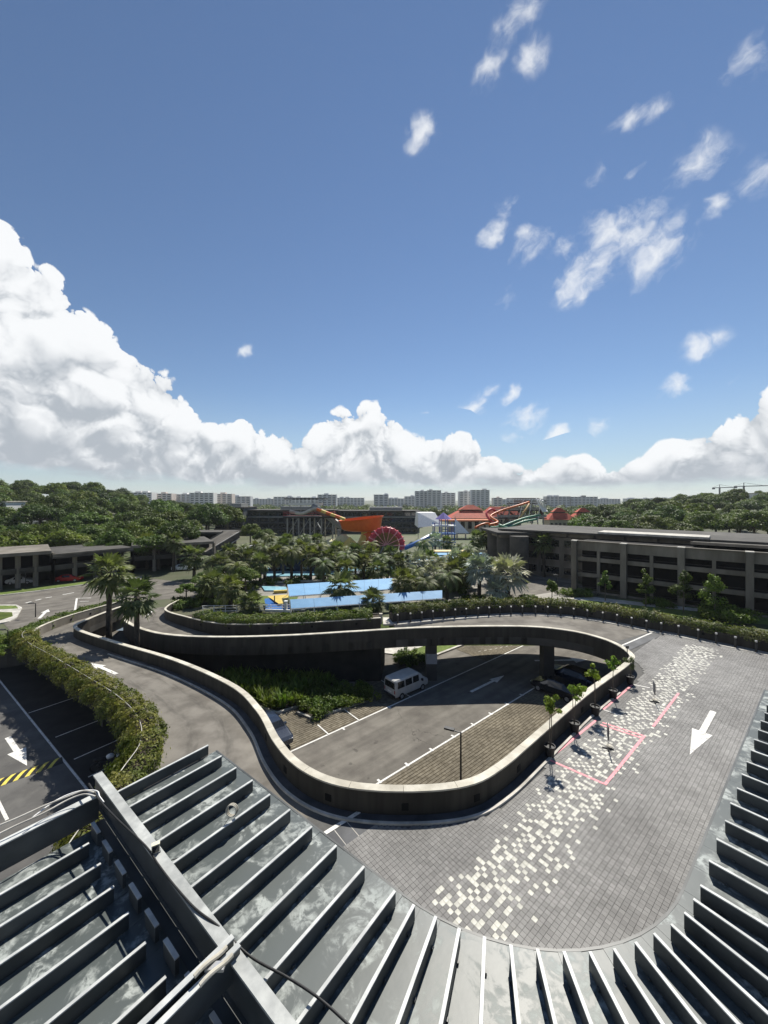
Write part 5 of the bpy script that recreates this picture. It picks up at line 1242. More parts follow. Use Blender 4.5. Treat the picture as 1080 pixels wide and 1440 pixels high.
# steel tower
Yt = 112.0
tw = thing('slide_tower', 'grey steel slide tower with braced legs left of the orange bowl', 'tower', (0, 0, 0))
xs = [(px - 540) / F_PX * Yt for px in (404, 420, 436, 452, 468)]; zp = 13.0
for x in xs:
    for y in (Yt, Yt + 7): MB().tube([(x, y, G), (x, y, zp if x > xs[0] else zp)], .22, 6).build('leg', M_galv, tw)
for k in range(4):
    for z0 in (G, 7.5): MB().beam((xs[k], Yt, z0), (xs[k + 1], Yt, z0 + 5.4), .16, .16).build('brace', M_galv, tw); MB().beam((xs[k], Yt, 7.5), (xs[k + 1], Yt, 7.5), .2, .2).build('girt', M_galv, tw)
MB().box(((xs[0] + xs[-1]) / 2, Yt + 3.5, zp), (xs[-1] - xs[0] + 2, 9, .4)).build('platform', M_conc_dk, tw)
for z in (.5, 1.0, 1.5): MB().box(((xs[0] + xs[-1]) / 2, Yt - .9, zp + z), (xs[-1] - xs[0] + 2, .1, .12)).build('railing', M_red, tw)
for x in xs: MB().tube([(x, Yt + 3, zp), (x, Yt + 3, 18.0)], .12, 6).build('roof_post', M_galv, tw)
MB().box(((xs[0] + xs[3]) / 2, Yt + 3, 18.3), (xs[3] - xs[0] + 2, 6, .35)).build('roof', M_conc_dk, tw); MB().box(((xs[0] + xs[3]) / 2, Yt + 2, 16.8), (xs[3] - xs[0], 1.5, .7)).build('awning', M_white, tw)
MB().tube(catmull([atY(408, 719, Yt), atY(425, 722, Yt - 1), atY(445, 715, Yt - 1), atY(458, 722, Yt - 1)], 5), .5, 8).build('top_tube', M_cap, tw)
for k in range(6): MB().beam(atY(446 + k % 2 * 6, 800 - k * 11, Yt + 8), atY(452 - k % 2 * 6, 790 - k * 11, Yt + 8), 1.2, .2).build('stair_flight', M_galv, tw)
# orange bowl slide
ob = thing('bowl_slide', 'big orange boat shaped bowl slide on grey legs', 'water slide'); cx = (502 - 540) / F_PX * Yt; zb = CAM_Z - (736 - 703) / F_PX * Yt
rows = []; cbx = cx + 1.2
for k in range(40):
    t = 2 * math.pi * k / 40; ct, st = math.cos(t), math.sin(t); rx = 6.3; ry = 3.6; rim = zb + 1.5 + .7 * ct + .25 * st
    rows.append([(cbx + rx * f * ct, Yt + ry * f * st, rim + dz if f > .96 else zb + dz) for f, dz in ((1.05, 0.0), (1.01, -.15), (.97, -.9), (.90, -1.6), (.76, -2.1), (.5, -2.35), (.0, -2.4))])
MB().sweep(rows, True).build('bowl', M_or, ob, smooth=True)
for k in range(6): MB().beam(atY(446 + k * 6.5, 716 + k * 2.4, Yt - 1.5), atY(452.5 + k * 6.5, 718.4 + k * 2.4, Yt - 1.5), 2.6, .7).build('entry_chute', (M_or, M_yel)[k % 2], ob)
MB().tube(catmull([atY(438, 712, Yt), atY(455, 722, Yt), atY(470, 733, Yt), atY(482, 742, Yt)], 5), .9, 8).build('feed_chute', M_galv, ob)
MB().tube(catmull([atY(514, 742, Yt), atY(515, 752, Yt), atY(512, 760, Yt - 1), atY(508, 768, Yt - 2), atY(500, 776, Yt - 3)], 5), 1.5, 10).build('drop_tube', M_yel, ob); MB().tube(catmull([atY(515, 752, Yt), atY(519, 762, Yt - 1), atY(514, 772, Yt - 3)], 5), 1.7, 10).build('exit_tube', M_or, ob)
for px, w in ((477, 1.2), (515, 1.6), (523, .8)): p = atY(px, 745, Yt); MB().tube([(p.x, p.y, G), (p.x, p.y, p.z)], w / 2, 8).build('leg', M_galv, ob)
# red wheel slide
wh = thing('wheel_slide', 'large red ring slide with spokes standing beside the orange bowl', 'water slide'); wc = atY(543, 767, 106); rr = 4.4
MB().tube([(wc.x + rr * math.cos(t), 106, wc.z + rr * math.sin(t)) for t in np.linspace(-.3, math.pi + .3, 33)], .75, 10).build('ring', M_red, wh, smooth=True)
for k in range(15):
    t = math.pi * k / 14; MB().box((wc.x + rr * math.cos(t), 106, wc.z + rr * math.sin(t)), (.3, 1.7, 1.75), ((-math.sin(t), 0, math.cos(t)), (0, 1, 0), (math.cos(t), 0, math.sin(t)))).build('flange', M_red if k % 2 else M_pink, wh)
    if k % 2 == 0: MB().beam((wc.x, 106, wc.z), (wc.x + rr * math.cos(t), 106, wc.z + rr * math.sin(t)), .14, .14).build('spoke', M_pink, wh)
for s_ in (-1, 1): MB().beam((wc.x + s_ * 2.2, 107, G), (wc.x + s_ * .4, 107, wc.z + .3), .35, .35).build('leg', M_galv, wh)
MB().tube([(wc.x, 107.4, wc.z), (wc.x, 107.8, wc.z)], rr - .8, 24).build('disc', mat('olive_panel', (.12, .11, .03), (.17, .15, .05), scale=1), wh)
yr = thing('play_rock', 'pale yellow lumpy play structure below the bowl slide', 'play structure'); bmr = bmesh.new(); bmesh.ops.create_icosphere(bmr, subdivisions=3, radius=1.0)
rgr = np.random.default_rng(3)
for v in bmr.verts: f = 1 + .18 * math.sin(v.co.x * 5 + 1) * math.cos(v.co.y * 4) + .12 * math.sin(v.co.z * 7 + v.co.x * 3); v.co = Vector((v.co.x * 5.2 * f, v.co.y * 3 * f, v.co.z * 3.2 * f))
mer = bpy.data.meshes.new('rock'); bmr.to_mesh(mer); bmr.free(); mer.materials.append(mat('pale_yellow', (.6, .55, .3), (.7, .66, .45), scale=.6)); ro = link('rock', mer, yr); ro.location = atY(478, 770, 112)
MB().lathe([(3.4, 0), (3.0, .5), (.3, 3.0), (0, 3.2)], 12, tuple(atY(492, 771, 108))).build('cone_roof', M_yel, yr)
# slide complex on the right
sx = thing('slide_complex', 'tangle of orange, green and blue tube slides on a steel tower at the right', 'water slide'); Ys = 150.0
for px in (700, 716, 732, 748, 764):
    for dy in (0, 8):
        p = atY(px, 712, Ys + dy); MB().tube([(p.x, p.y, G), (p.x, p.y, 17.2 if px > 710 else 13)], .25, 6).build('leg', M_galv, sx)
for py, x0, x1 in ((708, 722, 768), (718, 704, 768), (729, 700, 768)):
    a, b = atY(x0, py, Ys), atY(x1, py, Ys); MB().box(((a.x + b.x) / 2, Ys + 4, a.z), (b.x - a.x, 9, .4)).build('platform', M_conc_dk, sx); MB().box(((a.x + b.x) / 2, Ys - .4, a.z + .9), (b.x - a.x, .1, .9)).build('railing', M_galv, sx)
for k in range(6): MB().beam(atY(728 + k * 7, 735, Ys - .5), atY(736 + k * 6, 703 + (k % 2) * 3, Ys - .5), .25, .25).build('brace', M_galv if k % 2 else M_white, sx)
for k in range(9): MB().beam(atY(700 + k * 8, 742 - k % 3 * 6, Ys + 3), atY(712 + k * 6, 712 + (k * 5) % 11, Ys + 3), .3, .3).build('truss', M_blackmet if k % 2 else M_galv, sx)
for k in range(5): MB().beam(atY(704 + k * 13, 722 - k * 2, Ys + 1), atY(716 + k * 12, 733 - k * 2, Ys + 1), 2.0, .35).build('stair_flight', mat('rust_steel', (.16, .07, .05), (.22, .1, .07), scale=1), sx)
a, b = atY(720, 703, Ys), atY(758, 700, Ys); MB().box(((a.x + b.x) / 2, Ys + 3, 18.6), (b.x - a.x, 7, .3)).build('roof', M_conc_dk, sx)
def slide(pts, r, m, nm): MB().tube(catmull([atY(px, py, Ys + dy) for px, py, dy in pts], 6), r, 9).build(nm, m, sx, smooth=True)
slide([(744, 706, -2), (728, 711, -4), (705, 718, -5), (690, 726, -8), (700, 734, -11), (688, 738, -13)], .4, M_or, 'orange_slide'); slide([(744, 709, -3), (740, 716, -5), (734, 724, -6), (728, 733, -7)], .4, mat('tan_fibreglass', (.5, .3, .12), (.55, .35, .15), scale=1, rough=.4), 'tan_slide')
slide([(760, 724, -6), (740, 728, -8), (722, 734, -10), (706, 740, -12), (690, 742, -14)], .42, M_green, 'green_slide'); slide([(755, 730, -8), (735, 734, -10), (712, 742, -12), (702, 738, -16), (716, 744, -18)], .42, M_green, 'teal_slide')
slide([(700, 722, -2), (692, 716, -4), (684, 722, -6), (690, 732, -8), (702, 738, -9)], .42, M_red, 'red_slide'); slide([(720, 735, -4), (706, 742, -8), (696, 748, -12)], .7, M_blue, 'blue_slide'); slide([(668, 742, -6), (684, 736, -4), (700, 742, -3)], .4, M_or, 'low_slide')
for k in range(4): slide([(754 + k * 3, 701 + k, -3 - k), (758 + k * 3, 710 + k * 2, -4), (764 + k * 2, 720, -5)], .3, M_white, 'white_rail')
def pavilion(px0, px1, py_ridge, py_eave, Y, lb, tiers=2):
    a, b = atY(px0, py_eave, Y), atY(px1, py_eave, Y); w = b.x - a.x; ze = a.z; zr = atY(px0, py_ridge, Y).z; cx = (a.x + b.x) / 2
    o = thing('pavilion', lb, 'pavilion', (cx, Y, 0), 0, 'red roofed pavilions'); dpt = w * .6
    MB().box((0, dpt / 2, (G + ze) / 2), (w * .86, dpt * .86, ze - G)).build('wall', mat('pavilion_cream', (.45, .4, .3), (.52, .47, .36), scale=1), o)
    h = (zr - ze) * (.62 if tiers == 2 else 1.0)
    def hip(z, w0, d0, w1, d1, hh, nm):
        r_ = MB().add([(-w0 / 2, dpt / 2 - d0 / 2, z), (w0 / 2, dpt / 2 - d0 / 2, z), (w0 / 2, dpt / 2 + d0 / 2, z), (-w0 / 2, dpt / 2 + d0 / 2, z), (-w1 / 2, dpt / 2 - d1 / 2, z + hh), (w1 / 2, dpt / 2 - d1 / 2, z + hh), (w1 / 2, dpt / 2 + d1 / 2, z + hh), (-w1 / 2, dpt / 2 + d1 / 2, z + hh)], [(0, 1, 5, 4), (1, 2, 6, 5), (2, 3, 7, 6), (3, 0, 4, 7), (4, 5, 6, 7), (3, 2, 1, 0)]).build(nm, M_tile, o)
    hip(ze, w, dpt, w * .5, dpt * .3, h, 'roof')
    if tiers == 2: MB().box((0, dpt / 2, ze + h + .2), (w * .36, dpt * .24, .7)).build('clerestory', M_conc_dk, o); hip(ze + h + .5, w * .5, dpt * .36, w * .12, .4, (zr - ze) * .4, 'lantern_roof')
    for k in range(6): MB().box((-w * .36 + k * w * .145, dpt * .07 - .05, (G + ze) / 2 + .3), (w * .08, .1, (ze - G) * .5)).build('window', M_glass, o)
pavilion(632, 700, 712, 729, 185, 'wide red tiled two tier pavilion roof behind the white cone'); pavilion(680, 738, 713, 727, 200, 'red tiled pavilion roof partly behind the tube slides', 1)
pavilion(771, 812, 716, 731, 175, 'left half of the twin red tiled pavilions above the car park'); pavilion(805, 846, 716.5, 731, 178, 'right half of the twin red tiled pavilions above the car park')
a, b = atY(618, 728, 160), atY(690, 742, 160); tr = thing('terrace_roof', 'long orange awning roof in front of the red pavilions', 'roof'); MB().box(((a.x + b.x) / 2, 162, a.z - 1.2), (b.x - a.x, 8, .6)).build('roof', mat('terracotta', (.45, .15, .07), (.52, .2, .1), scale=1), tr)
for k in range(7): MB().box((a.x + k * (b.x - a.x) / 6, 159, (G + a.z - 1.5) / 2), (.5, .5, a.z - 1.5 - G)).build('post', M_cap, tr)
tn = thing('white_tent', 'large white tent roof beside the dark glass building', 'tent'); q = [atY(588, 721, 140), atY(612, 721, 140), atY(622, 738, 136), atY(588, 742, 136)]
MB().add([tuple(v) for v in q] + [(q[0].x, 150, q[0].z), (q[1].x, 150, q[1].z), (q[2].x, 152, q[2].z), (q[3].x, 152, q[3].z)], [(0, 1, 2, 3), (0, 4, 5, 1), (4, 7, 6, 5), (1, 5, 6, 2), (0, 3, 7, 4)]).build('fabric', M_white, tn)
for v in q[2:]: MB().tube([(v.x, v.y, G), (v.x, v.y, v.z)], .12, 6).build('pole', M_galv, tn)
cn = thing('white_cone', 'pointed white sail canopy in front of the red pavilions', 'canopy'); p0, p1, p2 = atY(640, 729, 130), atY(660, 750, 128), atY(638, 750, 128)
MB().add([tuple(p0), tuple(p1), tuple(p2), (p0.x + 1.2, 134, p1.z)], [(0, 1, 2), (0, 1, 3), (0, 3, 2)]).build('sail', M_white, cn); MB().tube([(p0.x, p0.y, G), tuple(p0 + Vector((0, 0, .6)))], .12, 6).build('mast', M_galv, cn)
pf = thing('climbing_frame', 'blue purple climbing frame with white poles near the white sail', 'play structure'); bp = atY(625, 762, 118)
for k in range(4):
    for j in range(2): MB().tube([(bp.x - 3 + k * 2, 118 + j * 4, G), (bp.x - 3 + k * 2, 118 + j * 4, 12.5 - abs(k - 1.5))], .16, 6).build('post', M_blue if (k + j) % 2 else mat('purple', (.12, .1, .3), (.15, .12, .36), scale=1), pf)
for z in (5, 7.5, 10): MB().box((bp.x, 120, z), (7, 4.5, .3)).build('platform', M_blue if z < 8 else M_white, pf)
MB().tube(catmull([(bp.x - 3, 118, 7.6), (bp.x - 7, 114, 6.2), (bp.x - 11, 112, 4.6), (bp.x - 14, 112, 3.4)], 5), .7, 8).build('slide', M_blue, pf)
MB().lathe([(2.6, 0), (.2, 2.0), (0, 2.1)], 8, (bp.x, 120, 12.0)).build('roof', mat('purple', (.12, .1, .3), (.15, .12, .36), scale=1), pf)
p = atY(590, 770, 100); pw = thing('splash_pool', 'light blue splash pool among the palms in the middle', 'pool'); MB().prism([(p.x - 7, 98), (p.x + 9, 98), (p.x + 10, 108), (p.x - 8, 108)], G, G + .3).build('water', M_awn, pw); MB().box((p.x + 8, 96, 4.4), (16, 4, .3)).build('roof', M_awn, pw)
p = atY(648, 775, 92); sb_ = thing('sand_awning', 'pale yellow awning strip below the palms in the middle', 'awning'); MB().box((p.x, 92, p.z), (14, 3.0, .25)).build('roof', mat('sand_yellow', (.65, .52, .28), (.7, .58, .34), scale=1), sb_)
for k in range(5): MB().tube([(p.x - 6.4 + k * 3.2, 92, G), (p.x - 6.4 + k * 3.2, 92, p.z)], .1, 6).build('post', M_galv, sb_)

# dark glass buildings behind the water park
def glass_block(lb, px0, px1, py_top, Y, floors, dpt=18, m=None):
    a, b = atY(px0, py_top, Y), atY(px1, py_top, Y); w = b.x - a.x; o = thing('glass_building', lb, 'building', ((a.x + b.x) / 2, Y, 0), 0, 'dark glass buildings'); H_ = a.z
    MB().box((0, dpt / 2 + .4, (G + H_) / 2), (w, dpt, H_ - G)).build('wall', m or mat('slate_cladding', (.05, .06, .068), (.07, .08, .088), scale=.5), o)
    fh = (H_ - G) / floors; nw = max(4, int(w / 4.0))
    for f in range(floors):
        z = G + f * fh; MB().box((0, .2, z + fh * .92), (w + .6, .7, fh * .16)).build('floor_band', M_galv if f == floors - 2 else M_conc_dk, o)
        for k in range(nw): MB().box((-w / 2 + (k + .5) * w / nw, .36, z + fh * .44), (w / nw * .86, .1, fh * .62)).build('window', M_glass, o)
    MB().box((0, dpt / 2, H_ + .15), (w + 1, dpt + 1, .3)).build('roof', M_conc_dk, o); MB().box((w * .1, dpt / 2, H_ + 1.1), (w * .4, dpt * .5, 1.6)).build('plant_room', M_galv, o)
glass_block('dark slate building left of the slide tower', 302, 342, 714, 172, 4); glass_block('long dark glass building behind the slide tower', 338, 470, 718, 178, 4); glass_block('long grey glass building behind the orange bowl', 472, 590, 719, 186, 4)

# ------------------------------------------------------------------ palms and trees of the water park (photo bearing, crown height, distance)
PALMS = [(479, 823, 57.5, 'fan', 1.35, 'broad fan palm standing in front of the blue awnings'), (525, 843, 54.5, 'fan', 1.0, 'young fan palm just above the hedge right of the awnings'), (567, 817, 60, 'fan', 1.3, 'fan palm at the right end of the blue awnings'),
         (354, 846, 55, 'fan', 1.05, 'squat fan palm above the left hedge'), (324, 826, 57, 'fan', 1.2, 'fan palm behind the left hedge beside the squat one'), (298, 818, 60, 'fan', 1.25, 'fan palm at the left end of the left hedge'),
         (629, 812, 62, 'fea', 1.25, 'feathery palm in the middle of the right hand clump'), (600, 822, 60, 'fea', 1.1, 'lower feathery palm left of the middle clump'), (674, 798, 63, 'sil', 1.45, 'tall silver fan palm left of the pair'), (714, 806, 63, 'sil', 1.85, 'widest silver fan palm right of the pair'), (698, 828, 61, 'sil', 1.0, 'smallest silver fan palm between the silver pair'),
         (765, 762, 80, 'fan', 1.35, 'tall palm in front of the car park side wall'), (752, 772, 84, 'fan', 1.1, 'shorter palm behind the one at the car park side wall'), (671, 757, 95, 'fan', 1.3, 'dark palm below the tube slides, left one'), (684, 756, 96, 'fan', 1.3, 'dark palm below the tube slides, right one'),
         (207, 763, 90, 'fan', 1.5, 'palm before the left car park, left of two tall ones'), (244, 761, 86, 'fan', 1.4, 'palm before the left car park, right of two tall ones'), (273, 781, 78, 'fan', 1.4, 'bushy palm at the right end of the left car park'), (157, 762, 92, 'fan', 1.5, 'palm rising behind the left of the tall pair'), (126, 775, 86, 'fan', 1.2, 'low palm on the roof edge of the left car park')]
for px, py, Y, k, sc, lb in PALMS:
    p = atY(px, py, Y); palm((p.x, Y, G), max(.8, p.z - G), k, lb, sc * 1.1, 'single palms')
rr_ = random.Random(9); cnt = 0
for px, py, Y in ((372, 772, 78), (386, 779, 76), (398, 768, 82), (410, 778, 77), (424, 770, 80), (437, 781, 76), (449, 772, 79), (462, 784, 74), (474, 773, 80), (488, 785, 74), (500, 776, 78), (366, 790, 72), (455, 795, 70), (484, 800, 70)):
    p = atY(px, py, Y); palm((p.x, Y, G), p.z - G, 'fan' if cnt % 3 else 'fea', f'fan palm in the row behind the blue awnings, {ORD[cnt]} of the row', rr_.uniform(1.2, 1.5), 'palm row behind the awnings'); cnt += 1
cnt = 0
for px, py, Y in ((520, 780, 82), (536, 786, 78), (548, 778, 86), (560, 790, 74), (574, 782, 82), (588, 792, 72), (604, 786, 80), (618, 792, 72), (640, 785, 80), (655, 790, 76), (585, 806, 66), (610, 808, 65), (648, 806, 66), (596, 765, 100), (612, 758, 108), (628, 762, 104), (645, 770, 98)):
    p = atY(px, py, Y); palm((p.x, Y, G), p.z - G, ('fan', 'fea', 'sil')[cnt % 3] if cnt != 2 else 'fan', f'palm in the grove right of the orange bowl, {ORD[cnt]} of the grove', rr_.uniform(1.15, 1.5), 'palm grove right of the bowl'); cnt += 1
for px, py, Y, sc, k, lb in ((292, 812, 64, .62, 1, 'round green tree at the left end of the hedge'), (318, 800, 70, .75, 0, 'dark round tree behind the left hedge'), (345, 806, 66, .6, 1, 'mid green tree left of the palm row'), (262, 842, 60, .42, 4, 'small light green tree inside the bend of the bridge ramp'),
                            (352, 745, 125, .8, 1, 'tree in front of the dark slate building, left one'), (372, 748, 120, .8, 3, 'tree in front of the dark slate building, right one'), (510, 800, 84, .8, 0, 'dark tree below the orange bowl'), (545, 800, 86, .85, 0, 'dark tree below the red ring slide'), (600, 800, 80, .7, 0, 'dark tree among the middle palms'), (655, 815, 70, .6, 1, 'green tree between the silver palms'), (285, 752, 130, .9, 1, 'round tree beyond the ramp structure')):
    p = atY(px, py, Y); hh = p.z - G; tree((p.x, Y, G), sc, k, lb, 'park trees', sz=max(.35, hh / 7.2))
cnt = 0
for px, py, Y in ((310, 790, 72), (333, 798, 68), (352, 785, 76), (340, 772, 84), (322, 778, 82), (300, 790, 74), (362, 770, 86), (380, 757, 96), (404, 760, 98), (428, 757, 100), (446, 760, 97), (520, 768, 94), (512, 790, 76), (545, 795, 74), (531, 800, 70), (660, 775, 86), (638, 800, 68), (690, 790, 74)):
    p = atY(px, py, Y); palm((p.x, Y, G), p.z - G, ('fan', 'fea')[cnt % 2], f'palm in the scattered back rows of the water park, {ORD[cnt]} of the back rows', rr_.uniform(1.15, 1.45), 'palms in the back rows'); cnt += 1
for poly, n_, lb, gr in (([at(372, 828, G), at(402, 828, G), at(560, 812, G), at(560, 806, G), at(372, 816, G)], 40, 'low bush under the palm row behind the awnings', 'bushes under the palm row'), ([at(565, 836, G), at(660, 834, G), at(660, 812, G), at(565, 812, G)], 46, 'low bush in the grove right of the awnings', 'bushes in the right grove'), ([at(270, 846, G), at(362, 840, G), at(362, 820, G), at(290, 818, G)], 44, 'low bush in the grove left of the awnings', 'bushes in the left grove')):
    fill([p.xy for p in poly], 'low', n_ // 2, 1.6, lb, gr, G, 'bush', 1.3)
# young trees in front of the right car park and shrubs beyond the planter
def young(px, py_top, py_base, kind, r_, lb):
    b = at(px, py_base, G); zt = CAM_Z - (py_top - 703) / F_PX * b.y; h = zt - G; rg = np.random.default_rng(int(px)); cs, rs = [], []
    for k in range(20): t = rg.random(); q = r_ * (1 - .75 * t) * math.sqrt(rg.random()); a = rg.uniform(0, 6.28); cs.append((q * math.cos(a), q * math.sin(a), h * (.38 + .55 * t))); rs.append(r_ * rg.uniform(.28, .45) * (1 - .4 * t))
    P_, N_ = clumps(rg, cs, rs, 110, .9, .4); o = thing('young_tree', lb, 'tree', b, 0, 'young trees before the car park'); link('crown', leaf_mesh('crown', P_, N_, .22, kind, .6, int(px)), o)
    MB().tube([(0, 0, 0), (.03, 0, h * .4), (0, 0, h * .85)], [.07, .06, .02], 6).build('trunk', M_bark, o)
young(851, 800, 845, M_leaf_md, 1.0, 'slim young tree by the second pier of the car park'); young(908, 797, 853, M_leaf_md, 1.25, 'young tree by the middle of the car park front'); young(961, 800, 862, M_leaf_dk, 1.6, 'spreading young tree with thin foliage by the third pier'); young(1005, 806, 868, M_leaf_lt, 1.9, 'bright green conical tree near the right end of the car park'); young(776, 812, 848, M_leaf_lt, 1.2, 'young tree at the bend of the service road')
for poly, kd, n_, sc, lb, gr in (([at(985, 870, G), at(1040, 878, G), at(1060, 868, G), at(1000, 856, G)], 'lime', 16, 1.7, 'lime green shrub in the bed below the conical tree', 'lime shrubs at the car park'), ([at(795, 838, G), at(828, 841, G), at(830, 836, G), at(800, 834, G)], 'low', 10, 1.2, 'clipped low shrub at the first pier of the car park', 'clipped shrubs at the pier'),
                                 ([at(912, 852, G), at(942, 856, G), at(942, 850, G), at(915, 847, G)], 'low', 8, 1.2, 'clipped low shrub at the second pier of the car park', 'clipped shrubs at the second pier'), ([at(250, 858, G), at(285, 852, G), at(280, 846, G), at(250, 848, G)], 'low', 12, 1.3, 'shrub inside the bend of the bridge ramp', 'shrubs in the bend'),
                                 ([at(300, 852, G), at(350, 852, G), at(350, 845, G), at(300, 845, G)], 'low', 12, 1.2, 'shrub on the lawn behind the left hedge', 'shrubs behind the left hedge'), ([at(640, 846, G), at(760, 846, G), at(750, 842, G), at(645, 842, G)], 'low', 14, 1.1, 'shrub along the path behind the long hedge', 'shrubs behind the long hedge'), ([at(-8, 922, 2.3), at(22, 905, 2.3), at(18, 896, G), at(-14, 900, G)], 'lime', 14, 1.0, 'lime shrub on the grass at the left edge', 'lime shrubs at the left edge')):
    fill([p.xy for p in poly], kd, n_, sc, lb, gr, G, dmin=.9)
for px, py, h, lb in ((535 + 362, 740, 0, 'tall lamp post standing beyond the car park roof'),):
    p = atY(897, 718, 105); lamp((p.x, p.y, G), p.z - G, lb, 0, .5)
for px, py, lb in ((784, 833, 'small lamp post by the first pier'), (841, 838, 'small lamp post between the first two piers'), (919, 850, 'small lamp post by the third pier'), (36, 827, 'small lamp post at the kerb before the left car park')):
    b = at(px, py, G); lamp((b.x, b.y, G), 3.0, lb, R(180), .5)
#@@FAR@@
# ------------------------------------------------------------------ hills, woods and far town
def hill_l(x, y):
    s = max(0, min(1, (y - 105) / 170)); s = s * s * (3 - 2 * s); q = max(0, min(1, (-.42 - x / max(y, 1)) / .45)); return 15.5 * s * q * q * (3 - 2 * q)
def hill_r(x, y):
    s = max(0, min(1, (y - 110) / 170)); s = s * s * (3 - 2 * s); q = max(0, min(1, (x / max(y, 1) - .52) / .33)); return 10 * s * q * q * (3 - 2 * q)
for nm, fx, X0, X1 in (('hill', hill_l, -420, -40), ('hill', hill_r, 40, 420)):
    rows = []
    for iy in range(31):
        y = 100 + iy * 12; f = max(0, min(1, (460 - y) / 60)); rows.append([(X0 + (X1 - X0) * ix / 30, y, G + .03 + fx(X0 + (X1 - X0) * ix / 30, y) * f) for ix in range(31)])
    o = MB().sweep(rows).build(nm, M_ground, smooth=True); o['kind'] = 'structure'
    if sum(p.normal.z for p in o.data.polygons) < 0: o.data.flip_normals()
rf = random.Random(4)
def wood(n, xr, yr, hf, lb, grp, srange, kinds, dmin, cond=None):
    got = []; t = 0
    while len(got) < n and t < 20000:
        t += 1; y = rf.uniform(*yr) ** 1.0; r_ = rf.uniform(*xr); x = r_ * y
        if cond and not cond(x, y): continue
        dm = dmin * (.8 + y / 260)
        if all((x - a) ** 2 + (y - b) ** 2 > dm * dm for a, b in got): got.append((x, y))
    for x, y in got:
        s = rf.uniform(*srange); tree((x, y, G + hf(x, y) - .2), s, rf.choice(kinds), lb, grp, sz=s * rf.uniform(.85, 1.1))
wood(46, (-1.03, -.5), (88, 135), hill_l, 'leafy tree in the front belt of woodland above the left car park', 'front woodland at the left', (.85, 1.15), (0, 1, 2, 3, 3, 1, 4), 6.2, lambda x, y: not (x > -48 and y < 108) and y > 84 - .1 * x * 0 + (x + 60) * .35)
wood(95, (-1.04, -.40), (130, 300), hill_l, 'dark rounded tree in the wood on the left hill', 'wood on the left hill', (1.15, 1.7), (0, 2, 2, 0, 1, 3), 8.0)
wood(110, (.52, 1.04), (118, 300), hill_r, 'rounded tree in the wood on the right behind the car park', 'wood behind the right car park', (1.0, 1.5), (0, 1, 2, 3, 1, 3), 7.5)
wood(40, (-.42, .55), (205, 300), lambda x, y: 0, 'tree in the low belt before the far town', 'tree belt before the far town', (.75, 1.05), (0, 1, 2, 3), 8.0)
# far-off woodland that reads as one mass
rgf = np.random.default_rng(77); cs, rs = [], []
for k in range(900):
    y = rgf.uniform(330, 900); x = rgf.uniform(-1.15, 1.15) * y; cs.append((x, y, G + rgf.uniform(1.5, 4.5))); rs.append(rgf.uniform(3.5, 6.5))
P_, N_ = clumps(rgf, cs, rs, 70, .8); o = link('distant_wood', leaf_mesh('distant_wood', P_, N_, 2.2, M_leaf_dk, .8, 5)); tag(o, 'distant green woodland between the far blocks', 'wood', kind='stuff')

M_blk = [mat('tower_white', (.74, .73, .70), (.8, .79, .77), scale=.05, rough=.8), mat('tower_grey', (.55, .56, .57), (.62, .63, .64), scale=.05, rough=.8), mat('tower_buff', (.62, .54, .48), (.68, .6, .54), scale=.05, rough=.8)]
M_win = mat('tower_window', (.07, .085, .1), (.11, .125, .14), scale=.2, rough=.3)
def block(px0, px1, py, Y, lb, m=0, steps=None, grp='far apartment blocks'):
    a, b = atY(px0, py, Y), atY(px1, py, Y); w = b.x - a.x; H_ = a.z; o = thing('apartment_block', lb, 'apartment block', ((a.x + b.x) / 2, Y, 0), 0, grp); dpt = 14
    MB().box((0, dpt / 2, (G + H_) / 2), (w, dpt, H_ - G)).build('wall', M_blk[m], o)
    nf = max(4, int((H_ - G) / 3.0)); fh = (H_ - G) / nf; nbay = max(2, int(w / 7))
    wm = MB().box((0, 0, 0), (w / nbay * .62, .5, fh * .5)).mesh('window', M_win); bm_ = MB().box((0, 0, 0), (w + .3, .5, fh * .12)).mesh('floor_band', M_blk[0])
    for f in range(max(0, nf - 9), nf):
        z = G + (f + .5) * fh; c = link('floor_band', bm_, o); c.location = (0, -.12, z + fh * .45)
        for k in range(nbay): c = link('window', wm, o); c.location = (-w / 2 + (k + .5) * w / nbay, .05, z)
    rg = random.Random(int(px0)); 
    for k in range(max(1, nbay // 3)): MB().box((rg.uniform(-.35, .35) * w, dpt / 2, H_ + 1.2), (min(9, w * .25), 6, 2.4)).build('roof_house', M_blk[m], o)
    for k in range(nbay + 1): MB().box((-w / 2 + k * w / nbay, -.25, (G + H_) / 2), (.9, .6, H_ - G + .4)).build('pier', M_blk[(m + 1) % 3 if k % 3 == 0 else m], o)
BL_ = [(117, 146, 694, 620, 0), (146, 173, 695, 640, 1), (174, 213, 692.5, 600, 0), (214, 241, 694, 620, 2), (241, 268, 695, 640, 0), (267, 300, 693, 590, 0), (297, 326, 694.5, 620, 2), (326, 352, 698, 700, 1), (385, 412, 698.5, 820, 1), (410, 448, 699.5, 780, 0), (447, 473, 695.5, 700, 1), (473, 512, 700, 860, 1), (526, 546, 695.5, 740, 1), (546, 572, 701, 900, 1), (569, 588, 698, 800, 1), (584, 602, 690.5, 640, 0), (601, 620, 689.5, 630, 0), (621, 640, 693, 680, 0), (646, 664, 691, 660, 0), (663, 688, 689, 630, 0), (694, 706, 700, 760, 2), (706, 722, 702, 900, 1), (768, 802, 698, 760, 1), (802, 840, 698.5, 760, 1), (840, 872, 701.5, 1000, 1), (880, 915, 701, 1100, 1), (915, 960, 700.5, 1100, 1), (352, 385, 701.5, 1000, 1), (722, 768, 701.5, 1050, 1)]
